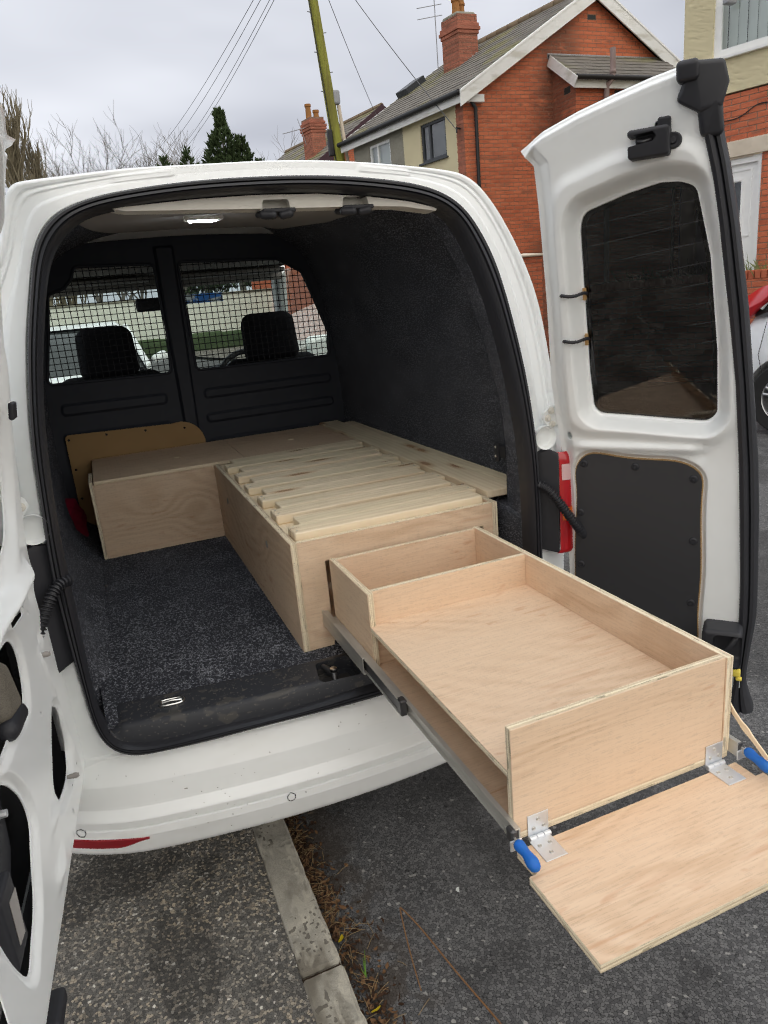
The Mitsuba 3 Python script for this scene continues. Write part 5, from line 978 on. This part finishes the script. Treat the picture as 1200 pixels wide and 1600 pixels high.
# -- third house, further up the street
H3 = thing('purple_barge_house', 'distant brick house with dark purple barge boards, grey roof and brick chimney', 'house')
C0 = np.array([8.95, 26.0, 0.]); k3 = Polygon([(0, GZ), (5.2, GZ), (5.2, 5.9), (2.42, 7.62), (0, 6.02)])
scene[numbered(f'{H3}__gable_wall')] = mikit.ply(wallslab(k3, C0, GX, GN, .2), 'm_mortar'); tagk = None
bricks(f'{H3}__gable_wall', k3, C0, GX, GN, 'm_brick_b', 60, view_rank(540, 600, 190, 270))
e3 = C0+UP*5.95-GX*.30+GN*.15; r3 = C0+GX*2.42+UP*7.80+GN*.15; u3 = r3-e3; L3 = np.linalg.norm(u3); u3 = u3/L3; n3 = np.cross(-GN, u3); n3 = n3 if n3[2] > 0 else -n3
R3 = numbered(f'{H3}__roof'); scene[R3] = mikit.ply(obox(e3-n3*.05, u3, DV, n3, L3, 8.0, .05), 'm_gutter')
slates(R3, e3, DV, u3, 8.0, L3, sw=.5, sh=.3)
e3b = C0+GX*5.4+UP*5.75+GN*.15; u3b = r3-e3b; L3b = np.linalg.norm(u3b); u3b /= L3b; n3b = np.cross(u3b, -GN); n3b = n3b if n3b[2] > 0 else -n3b; add(f'{H3}__roof', obox(e3b-n3b*.05, u3b, DV, n3b, L3b, 8, .08), 'm_slate')
for e, u_, L_2, n2 in ((e3, u3, L3, n3), (e3b, u3b, L3b, n3b)): add(f'{H3}__barge_board', obox(e-n2*.30+GN*.02, u_, GN, n2, L_2+.05, .03, .34, .004), 'm_purple')
for i in range(16): add(f'{R3}__ridge_tile', tube([r3+DV*(i*.5), r3+DV*(i*.5+.49)+UP*.01], [.11, .10], 8), 'm_ridge_tile', 40)
K3 = numbered(f'{H3}__chimney'); c3 = np.array([8.95, 27.2, 5.6]); scene[K3] = mikit.ply(obox(c3, GX, DV, UP, .55, .7, 2.15), 'm_mortar')
for a, n, w in ((GX, GN, .55), (DV, DN, .70)): bricks(K3, Polygon([(0, 0), (w, 0), (w, 2.1), (0, 2.1)]), c3, a, n, 'm_brick_old', 30, view_rank(480, 530, 160, 250))
for z, o_ in ((1.62, .03), (1.72, .06), (1.82, .07), (1.93, .04)): add(f'{K3}__corbel', obox(c3-GX*o_-DV*o_+UP*z, GX, DV, UP, .55+2*o_, .7+2*o_, .085, .006), 'm_brick_old')
for q, hh in ((.12, .62), (.42, .42)): add(f'{K3}__pot', lathe([(.12, 0), (.11, .2), (.10, hh-.1), (.125, hh-.08), (.125, hh), (.1, hh)], 16).apply_translation(c3+GX*q+DV*.3+UP*2.02), 'm_pot', 40)
add(f'{H3}__side_wall', frame(extr(sbox(0, GZ, 8, 5.9), .2), C0+DN*0, DV, UP, -DN), 'm_brick_b')
# aerials
AE = thing('roof_aerial', 'thin metal television aerial beside the chimney of the gable house', 'aerial')
ab0 = c0+np.array([-.35, .4, 1.2])
add(f'{AE}__mast', tube([ab0-UP*.9, ab0+UP*1.5], .012, 6), 'm_lead', True)
for z in (.18, .40, .62, .95): add(f'{AE}__rod', tube([ab0+UP*z-GX*.45-UP*.09, ab0+UP*z+GX*.18+UP*.03], .008, 6), 'm_lead', True)
AE2 = thing('roof_aerial', 'small thin aerial left of the distant chimney', 'aerial'); a2 = c3+np.array([-.5, .3, 1.75])
add(f'{AE2}__rod', tube([a2-GX*.55-UP*.12, a2+GX*.42+UP*.1], .014, 6), 'm_lead', True); add(f'{AE2}__mast', tube([a2-UP*.5+GX*.35, a2+UP*.4+GX*.1], .012, 6), 'm_lead', True)
SD = thing('satellite_dish', 'grey satellite dish on the house wall just above the van roof', 'satellite dish'); sd0 = A0+DV*2.35+DN*.25+UP*3.52
add(f'{SD}__dish', frame(lathe([(0, 0), (.12, .02), (.21, .055), (.24, .08), (.235, .085), (.2, .065), (0, .02)], 24), sd0, np.cross(UP, DN), UP, -DN), 'm_anthracite', 40); add(f'{SD}__arm', tube([sd0, sd0-DN*.25-UP*.05], .02, 8), 'm_anthracite', True)
# -- telegraph pole and wires
TP = thing('telegraph_pole', 'tall leaning wooden telegraph pole stained green, rising behind the van roof', 'pole')
def pole_tex(p, n, uv): return MX((0.26, 0.27, 0.055), (0.17, 0.155, 0.045), SM(.3, .75, F(p.x*14, p.y*14, p.z*.9, 3)*.7+.3*N(p.x*60, p.y*60, p.z*2.5)))
mat('m_pole', pole_tex, .9, .2)
pt = lambda z: np.array([6.30+(4.30-z)*.082-.02*(z > 99), 17.0, z])
add(f'{TP}__shaft', tube([pt(z) for z in np.linspace(GZ, 9.6, 14)], np.linspace(.165, .105, 14), 14), 'm_pole', True)
add(f'{TP}__cable_guard', tube([pt(z)+np.array([.19, -.05, 0]) for z in np.linspace(GZ, 5.55, 8)], .045, 10), 'm_stone_paint', True)
add(f'{TP}__junction_box', rbox(pt(5.72)+np.array([.16, -.05, 0]), [.17, .16, .32], .05), 'm_lead', 40); add(f'{TP}__junction_box', rbox(pt(4.70)+np.array([-.19, -.06, 0]), [.12, .14, .60], .03), 'm_gutter', 40)
add(f'{TP}__cable', tube([pt(z)+np.array([-.13, -.08, 0]) for z in np.linspace(GZ, 9.4, 12)], .012, 6), 'm_gutter', True)
for i, z in enumerate(np.arange(5.0, 9.3, .42)): add(f'{TP}__step_bolt', tube([pt(z), pt(z)+np.array([.19 if i % 2 else -.2, -.03, .02])], .011, 6), 'm_lead', True)
mat('m_wire', (0.13, 0.133, 0.14), .7, .2)
def wire_(a, b, sag, lab, r=.009):
    t = np.linspace(0, 1, 20)[:, None]; p = np.asarray(a)*(1-t)+np.asarray(b)*t; p[:, 2] -= sag*4*(t*(1-t))[:, 0]; tag(add('overhead_wire', tube(p, r, 5), 'm_wire', True), lab, 'wire')
WT = pt(9.45)
def ray(px, py, t):
    r_ = np.cross(fw, up); return CAM+(fw+r_*(px-600)/FPX-up*(py-800)/FPX)*t
wire_(WT, (5.71, 67.0, 13.2), .9, 'first overhead wire from the left, running down from the pole to the far left'); wire_(WT+[.1, 0, -.05], (6.55, 66.8, 13.2), .9, 'second overhead wire from the left, running down from the pole to the far left')
wire_(WT+[.3, 0, 0], (7.75, 66.3, 13.2), .9, 'third overhead wire from the left, running down from the pole to the far left'); wire_(WT+[.38, 0, -.03], (8.15, 66.2, 13.2), .9, 'fourth overhead wire from the left, nearest the pole')
wire_(WT+[-.05, 0, 0], (11.2, 25.9, 7.35), .15, 'overhead wire from the pole to the distant house with purple boards', .010); wire_(WT+[-.05, 0, 0], A0+DV*.09+DN*.12+UP*4.0, .12, 'overhead wire from the pole to the corner of the brick gable house', .009)
wire_(WT+[-.1, 0, .1], (-6.0, 20.0, 8.2), .25, 'overhead wire crossing the top left corner of the sky')
# ---------------------------------------------------------------- trees
mat('m_bark', lambda p, n, uv: MX((0.25, 0.235, 0.215), (0.15, 0.14, 0.13), F(p.x*5, p.y*5, p.z*3, 3)), .9, .1)
mat('m_poplar', lambda p, n, uv: MX((0.27, 0.235, 0.165), (0.155, 0.135, 0.09), F(p.x*4, p.y*4, p.z*2, 3)), .9, .1)
def twigs(P0, D, L, r0, r, bend=.14, up_=.10, n=4):
    """many thin three-sided branches at once"""
    K = len(P0); pts = [P0]; d = D.copy()
    for i in range(n):
        d = d+r.normal(0, bend, (K, 3))+np.array([0, 0, up_]); d /= np.linalg.norm(d, axis=1, keepdims=True); pts.append(pts[-1]+d*(L/n)[:, None])
    pts = np.stack(pts, 1); t = np.gradient(pts, axis=1); t /= np.linalg.norm(t, axis=2, keepdims=True); a = np.cross(t, [.31, .52, .79]); a /= np.linalg.norm(a, axis=2, keepdims=True); b = np.cross(t, a)
    rad = r0[:, None]*np.linspace(1, .45, n+1)[None]; g_ = np.arange(3)*2*np.pi/3; v = pts[:, :, None]+rad[:, :, None, None]*(np.cos(g_)[:, None]*a[:, :, None]+np.sin(g_)[:, None]*b[:, :, None])
    idx = np.arange(K*(n+1)*3).reshape(K, n+1, 3); nx = np.roll(idx, -1, 2); q = np.stack([idx[:, :-1], nx[:, :-1], nx[:, 1:], idx[:, 1:]], -1).reshape(-1, 4)
    return trimesh.Trimesh(v.reshape(-1, 3), np.vstack([q[:, [0, 1, 2]], q[:, [0, 2, 3]]]), process=False), pts, t
def bare_tree(seed, base, H, fast, m):
    r = np.random.default_rng(seed); th = H*(.40 if fast < .5 else .90)
    tp = np.array([base+np.array([.12*math.sin(3*t+seed), .1*math.cos(2*t+seed), t*th]) for t in np.linspace(0, 1, 8)]); trunk = tube(tp, np.linspace(H*.016, H*.006, 8), 7, False)
    n1 = 9 if fast < .5 else 46; t = (np.linspace(.45, 1, n1) if fast < .5 else np.linspace(.12, 1, n1)); P = np.stack([np.interp(t, np.linspace(0, 1, 8), tp[:, j]) for j in range(3)], 1); az = np.arange(n1)*2.4+r.uniform(-.4, .4, n1); el = r.uniform(.80, 1.38, n1) if fast < .5 else r.uniform(1.15, 1.42, n1)
    D = np.stack([np.cos(az)*np.cos(el), np.sin(az)*np.cos(el), np.sin(el)], 1); L = (base[2]+H-P[:, 2])*r.uniform(.70, .95, n1) if fast < .5 else np.minimum(H*.26, (base[2]+H*1.02-P[:, 2]))*r.uniform(.7, 1.1, n1)
    ms, rad = [], np.full(n1, H*.0055); kids = (7, 6, 4) if fast < .5 else (7, 5)
    for lev in range(len(kids)+1):
        mm, pts, tg = twigs(P, D, L, np.maximum(rad, .0115), r, .12, .06+.20*fast); ms.append(mm)
        if lev == len(kids): break
        k = kids[lev]; K = len(P)*k; i = np.repeat(np.arange(len(P)), k); j = r.uniform(.25, 1.0, K)*(pts.shape[1]-1); j0 = np.minimum(j.astype(int), pts.shape[1]-2); fr = (j-j0)[:, None]
        P2 = pts[i, j0]*(1-fr)+pts[i, j0+1]*fr; tt = tg[i, j0]; s = r.normal(0, 1, (K, 3)); s -= tt*(s*tt).sum(1, keepdims=True); s /= np.linalg.norm(s, axis=1, keepdims=True); a = r.uniform(.35, .80, K)[:, None]*(1-.55*fast)
        P, D, L, rad = P2, tt*np.cos(a)+s*np.sin(a), L[i]*r.uniform(.34, .58, K), rad[i]*.5
    c = cat(ms); q = np.percentile(c.vertices[:, 2], 99.7); k = H/(q-base[2])
    for m_ in (c, trunk): m_.vertices[:, 2] = base[2]+(m_.vertices[:, 2]-base[2])*k
    return trunk, c
def put_tree(name, lab, cat_, seed, x, y, top, spread, fast, m, n1=11, levels=3, grp=None):
    k = thing(name, lab, cat_, grp); t, c = bare_tree(seed, np.array([x, y, GZ]), top-GZ, fast, m); add(f'{k}__trunk', t, m, True); tag(add(f'{k}__crown', c, m, False), None, kind='stuff')
bt = [(1, .55, 42, 10.3, 'first bare tree from the left over the van roof, spreading and wide'), (2, 1.9, 41, 9.9, 'second bare tree from the left over the van roof, narrow'), (3, 3.0, 43, 10.2, 'third bare tree from the left over the van roof'), (4, 4.5, 42, 9.9, 'fourth bare tree from the left over the van roof'),
      (5, 5.9, 44, 10.4, 'bare tree rising just left of the dark conifer'), (6, 7.1, 45, 11.0, 'bare tree partly hidden behind the dark conifer'), (7, 10.6, 43, 10.3, 'bare tree just right of the dark conifer'), (8, 12.2, 45, 9.9, 'bare tree farthest right, between conifer and distant chimney')]
for s, x, y, tp, lab in bt: put_tree('bare_tree', lab, 'tree', s, x, y, tp, .30 if s != 2 else .24, 0.15, 'm_bark', 7, 3, 'bare trees beyond the van roof')
for s, x, y, tp, lab in ((21, -1.75, 36, 10.9, 'tallest columnar poplar at the left edge, cut by the picture edge'), (22, -1.05, 37, 9.4, 'middle columnar poplar near the open left door'), (23, -.55, 38, 8.0, 'shortest columnar poplar, right of the other two')): put_tree('poplar', lab, 'tree', s, x, y, tp, .20, .95, 'm_poplar', 20, 3, 'columnar poplars at the left')
mat('m_conifer', lambda p, n, uv: MX((0.030, 0.055, 0.022), (0.075, 0.105, 0.045), F(p.x*2.2, p.y*2.2, p.z*2.2, 3)), .85, .2)
def conifer(lab, seed, x, y, top, rad, n, wide=1.0):
    r = np.random.default_rng(seed); k = thing('conifer', lab, 'tree'); H = top-GZ; add(f'{k}__trunk', tube([[x, y, GZ], [x, y, GZ+H*.9]], [.22, .05], 8, False), 'm_bark', True); sp, fo = [], []
    tops = [(0, 0, top, 1.0), (rad*.48, .2, top-H*.105, .8), (-rad*.40, -.2, top-H*.17, .75), (rad*.85, .1, top-H*.20, .7)]
    for i in range(n):
        lx, ly, tz, lr = tops[r.choice(4, p=[.42, .24, .18, .16])]; h_ = r.random()**.85*min(6.5, H*.75); z = tz-h_; R_ = min(rad*lr, .05+.50*h_*lr)*(.72+.28*math.sin(z*4.3+lx*3)); a = r.uniform(0, 2*np.pi); q = R_*r.random()**.38
        c = np.array([x+lx+q*math.cos(a)*wide, y+ly+q*math.sin(a), z]); d = np.array([math.cos(a)*.62, math.sin(a)*.62, .85]); d += r.normal(0, .18, 3); d /= np.linalg.norm(d); L = r.uniform(.16, .42)
        for sg in range(5):
            s = r.normal(0, 1, 3); s -= d*(s@d); s /= np.linalg.norm(s); e = d+s*r.uniform(.1, .7); e /= np.linalg.norm(e); b = c+d*L*r.uniform(-.1, .5); w = np.cross(e, s); w = w/np.linalg.norm(w)*L*.13; fo.append([b-e*L*.1, b+w+e*L*.22, b+e*L*.62, b-w+e*L*.22])
    fo = np.array(fo).reshape(-1, 3); f = np.arange(len(fo)).reshape(-1, 4); tag(add(f'{k}__crown', trimesh.Trimesh(fo, np.vstack([f[:, [0, 1, 2]], f[:, [0, 2, 3]]]), process=False), 'm_conifer'), None, kind='stuff')
conifer('tall dark green conifer standing above the van roof', 3, 7.75, 38, 10.5, 2.1, 7000); conifer('small dark conifer top left of the tall conifer', 4, 5.85, 38, 8.75, .95, 1500, 1.2); conifer('lowest dark conifer top, farthest left over the van roof', 5, 4.75, 38, 8.45, .95, 1400, 1.4)
# ---------------------------------------------------------------- plants on the garden wall
mat('m_grass', lambda p, n, uv: MX((0.10, 0.15, 0.045), (0.20, 0.19, 0.085), F(p.x*9, p.y*9, p.z*3, 3)), .8, .2)
gb = []
for i in range(900):
    s = rng.uniform(.3, 5.0); c = W0+BV*s-BN*rng.uniform(.05, .5)+UP*.69; h_ = rng.uniform(.12, .34)*(1.1 if rng.random() < .2 else .8); d = rng.normal(0, .10, 2); w = .006
    gb.append([[c[0]-w, c[1], c[2]], [c[0]+w, c[1]+.004, c[2]], [c[0]+d[0]*.5+w*.7, c[1]+d[1]*.5, c[2]+h_*.6], [c[0]+d[0], c[1]+d[1], c[2]+h_]])
gb = np.array(gb).reshape(-1, 3); q = np.arange(len(gb)).reshape(-1, 4); tag(add('long_grass', trimesh.Trimesh(gb, np.vstack([q[:, [0, 1, 2]], q[:, [0, 2, 3]]]), process=False), 'm_grass'), 'rough green grass growing above the low garden wall', 'grass', kind='stuff')
sheet([tuple((W0-BN*.2)[:2]), tuple((W0-BN*.2+BV*7)[:2]), tuple((W0-BN*4+BV*7)[:2]), tuple((W0-BN*4)[:2])], .66, 'm_field', 'front_garden')
# ---------------------------------------------------------------- cars
mat('m_car_white', (0.74, 0.76, 0.78), .25, .5, coat=.9); mat('m_car_blue', (0.02, 0.10, 0.33), .25, .5, coat=.9); mat('m_car_glass', (0.012, 0.014, 0.014), .05, .6)
def hatch(name, lab, pos, head, paint, L=3.95, Wd=.85, H=1.47, ZS=1.0, R=.305):
    k = thing(name, lab, 'car'); d = np.array([math.cos(head), math.sin(head), 0]); s = np.array([-d[1], d[0], 0]); M = np.eye(4); M[:3, 0], M[:3, 1], M[:3, 2], M[:3, 3] = d, s, UP, pos
    def A(key, m, mt, sm=35): m = tm(m).copy(); m.vertices = np.asarray(m.vertices)*np.array([1, 1, ZS]); m.apply_transform(M); return add(f'{k}__{key}', m, mt, sm)
    st = [(-.02, .40, .62, .60), (.04, .27, .86, .72), (.14, .22, .98, .80), (.45, .20, 1.02, .845), (1.0, .19, 1.0, .85), (2.4, .19, .97, .85), (2.75, .19, .95, .845), (3.3, .20, .86, .83), (3.65, .22, .74, .77), (3.86, .27, .64, .66), (3.94, .38, .54, .52)]
    loops_ = []
    for x, zl, zh, w in st:
        c = []; zm = (zl+zh)/2; hh = (zh-zl)/2
        for t in np.linspace(0, 2*np.pi, 40, endpoint=False):
            cx_, sz_ = math.cos(t), math.sin(t); e1, e2 = .42, .55; y = w*np.sign(cx_)*abs(cx_)**e1; z = zm+hh*np.sign(sz_)*abs(sz_)**e2; y *= 1-.06*max(0, (z-.62)/.4)
            c.append([x*L/3.95, y, z])
        loops_.append(c)
    m = loft(loops_); n_ = len(m.vertices); vv = np.vstack([m.vertices, np.mean(loops_[0], 0), np.mean(loops_[-1], 0)]); f = list(m.faces)+[[(i+1) % 40, i, n_] for i in range(40)]+[[n_-40+i, n_-40+(i+1) % 40, n_+1] for i in range(40)]
    m = trimesh.Trimesh(vv, f); m = m if m.volume > 0 else (m.invert() or m)
    mb = man(m); wx = (.50*L/3.95, 3.10*L/3.95)
    for x in wx: mb = mb-m3.Manifold.cylinder(2.2, R+.045, R+.045, 48, True).rotate([90, 0, 0]).translate([x, 0, R]).scale([1, 1, 1/ZS])
    A('body', mb, paint)
    gh = [(.16, .98, .70), (.30, 1.18, .66), (.55, 1.40, .60), (1.0, H-.02, .575), (1.7, H, .575), (2.15, H-.05, .575), (2.55, 1.20, .64), (2.95, .93, .72)]
    def gl(scale, dz=0): return [[[x, sgn*w*scale*(1 if j in (0, 3) else .99), zz] for j, (sgn, zz) in enumerate(((-1, .90), (-1, z+dz), (1, z+dz), (1, .90)))] for x, z, w in gh]
    def house(scale, dz): 
        lp = []
        for x, z, w in gh:
            wb = np.interp(z, [.9, H], [.80, w+.02]); lp.append([[x, -.79*scale, .88], [x, -(w+.03)*scale, z-.06+dz], [x, -(w-.05)*scale, z+dz], [x, (w-.05)*scale, z+dz], [x, (w+.03)*scale, z-.06+dz], [x, .79*scale, .88]])
        return loft(lp, closed=True)
    A('glasshouse', house(.985, -.012), 'm_car_glass', 30)
    A('roof', loft([[[x, y*(w-.0), z+.008-(.05 if abs(y) == 1 else 0)] for y in (-1, -.88, -.4, .4, .88, 1)] for x, z, w in gh[1:6]], closed=False), paint, 40)
    for sgn in (-1, 1):
        for a, b in (((.20, .78, .95), (.55, .625, 1.37)), ((1.55, .80, .92), (1.52, .615, 1.42)), ((2.95, .76, .92), (2.12, .61, 1.40))): A('pillar', tube([[a[0], sgn*a[1], a[2]], [b[0], sgn*b[1], b[2]]], .040, 8), paint, True)
        for x in wx:
            w = numbered(f'{k}__wheel'); t = lathe([(R*.64, -.09), (R*.92, -.10), (R*.985, -.07), (R, -.04), (R, .04), (R*.985, .07), (R*.92, .10), (R*.64, .09)], 44, 'y'); t.apply_translation([x, sgn*(Wd-.105), R]); t.apply_transform(M); scene[w] = mikit.ply(t, 'm_tyre', 40)
            rim = lathe([(R*.64, -.085), (R*.66, .0), (R*.64, .085), (R*.60, .07), (R*.56, -.02), (R*.56, -.08)], 44, 'y'); sp = [rim]
            for i in range(5):
                for o in (-.16, .16):
                    a_ = i*2*np.pi/5+.3; p1 = np.array([R*.13*math.cos(a_), R*.13*math.sin(a_)]); p2 = R*.60*np.array([math.cos(a_+o), math.sin(a_+o)]); sp.append(hull([[p1[0], sgn*.055, p1[1]], [p2[0], sgn*.070, p2[1]]], [.022, .015], 10))
            sp.append(lathe([(0, .075*1), (R*.18, .07), (R*.2, .0)], 20, 'y') if sgn > 0 else lathe([(R*.2, 0), (R*.18, -.07), (0, -.075)], 20, 'y')); m_ = cat(sp); m_.apply_translation([x, sgn*(Wd-.105), R]); m_.apply_transform(M); add(f'{w}__alloy_rim', m_, 'm_alloy', 35)
            t = lathe([(0, 0), (R*.58, 0)], 24, 'y'); t.apply_translation([x, sgn*(Wd-.14), R]); t.apply_transform(M); add(f'{w}__brake_disc', t, 'm_dark_steel')
        # tail lamp: wraps the rear corner
        tp = m3.Manifold.batch_hull([m3.Manifold.sphere(.012, 10).translate([x, sgn*y, z]) for x, y, z in ((.035, .60, .86), (.06, .765, .86), (.02, .62, 1.02), (.10, .80, .93), (.36, .835, 1.065), (.42, .82, 1.09), (.30, .76, 1.10), (.18, .70, 1.08), (.26, .838, .99), (.12, .795, .88))]); A('tail_light', tp, 'm_red_lens', 30)
        A('tail_light_clear', hull([[.030, sgn*.58, .92], [.022, sgn*.66, .99], [.06, sgn*.755, .97], [.07, sgn*.765, .905]], .014, 10), 'm_clear_lens', 30)
        A('headlight', hull([[3.62*L/3.95, sgn*.60, .66], [3.80*L/3.95, sgn*.52, .58], [3.45*L/3.95, sgn*.74, .72]], .05, 12), 'm_alloy', 40); A('door_mirror', hull([[2.55, sgn*.88, .98], [2.50, sgn*.98, 1.0]], [.05, .07], 12), paint, 40)
        for x in (1.15, 2.1): A('door_handle', hull([[x, sgn*.838, .80], [x+.14, sgn*.838, .81]], .014, 8), paint, 40)
        A('door_gap', tube([[1.02, sgn*.853, .30], [1.0, sgn*.848, .62], [1.05, sgn*.815, .93]], .004, 5), 'm_gutter', True); A('bumper_gap', tube([[.30, sgn*.828, .84], [.24, sgn*.825, .60], [.30, sgn*.838, .42]], .003, 5), 'm_gutter', True)
    A('bumper_trim', hull([[0.0, y, .36] for y in (-.5, .5)]+[[.03, y, .30] for y in (-.6, .6)], .03, 10), 'm_plastic', 40); A('floor', plain(.2, 3.8*L/3.95, -.70, .70, .2, .3), 'm_plastic', False)
    return k
hd = math.atan2(-.972, .235)
hatch('parked_car', 'white hatchback with red tail light, parked at the far kerb on the right', np.array([5.77, 3.58, GZ]), hd, 'm_car_white', ZS=1.17, R=.325)
hatch('parked_car', 'white car parked in front of the van, seen through its windscreen', np.array([-.55, 10.6, GZ+.03]), -math.pi/2, 'm_car_white')
EW = thing('end_wall', 'long pale rendered wall far up the road, seen through the windscreen', 'wall'); add(f'{EW}__face', bx(-14, 8.5, 31.0, 31.25, GZ, GZ+2.3, .02), 'm_pale_wall'); add(f'{EW}__coping', bx(-14, 8.55, 30.95, 31.3, GZ+2.303, GZ+2.40, .02), 'm_pebble')
HG = tag(add('far_hedge', cat([rbox([-10+1.3*i+rng.uniform(-.2, .2), 30.3, GZ+.35], [1.5, .8, .75+rng.uniform(-.2, .2)], .25, 14) for i in range(14)]), 'm_conifer'), 'low green hedge at the foot of the pale far wall', 'hedge', kind='stuff')
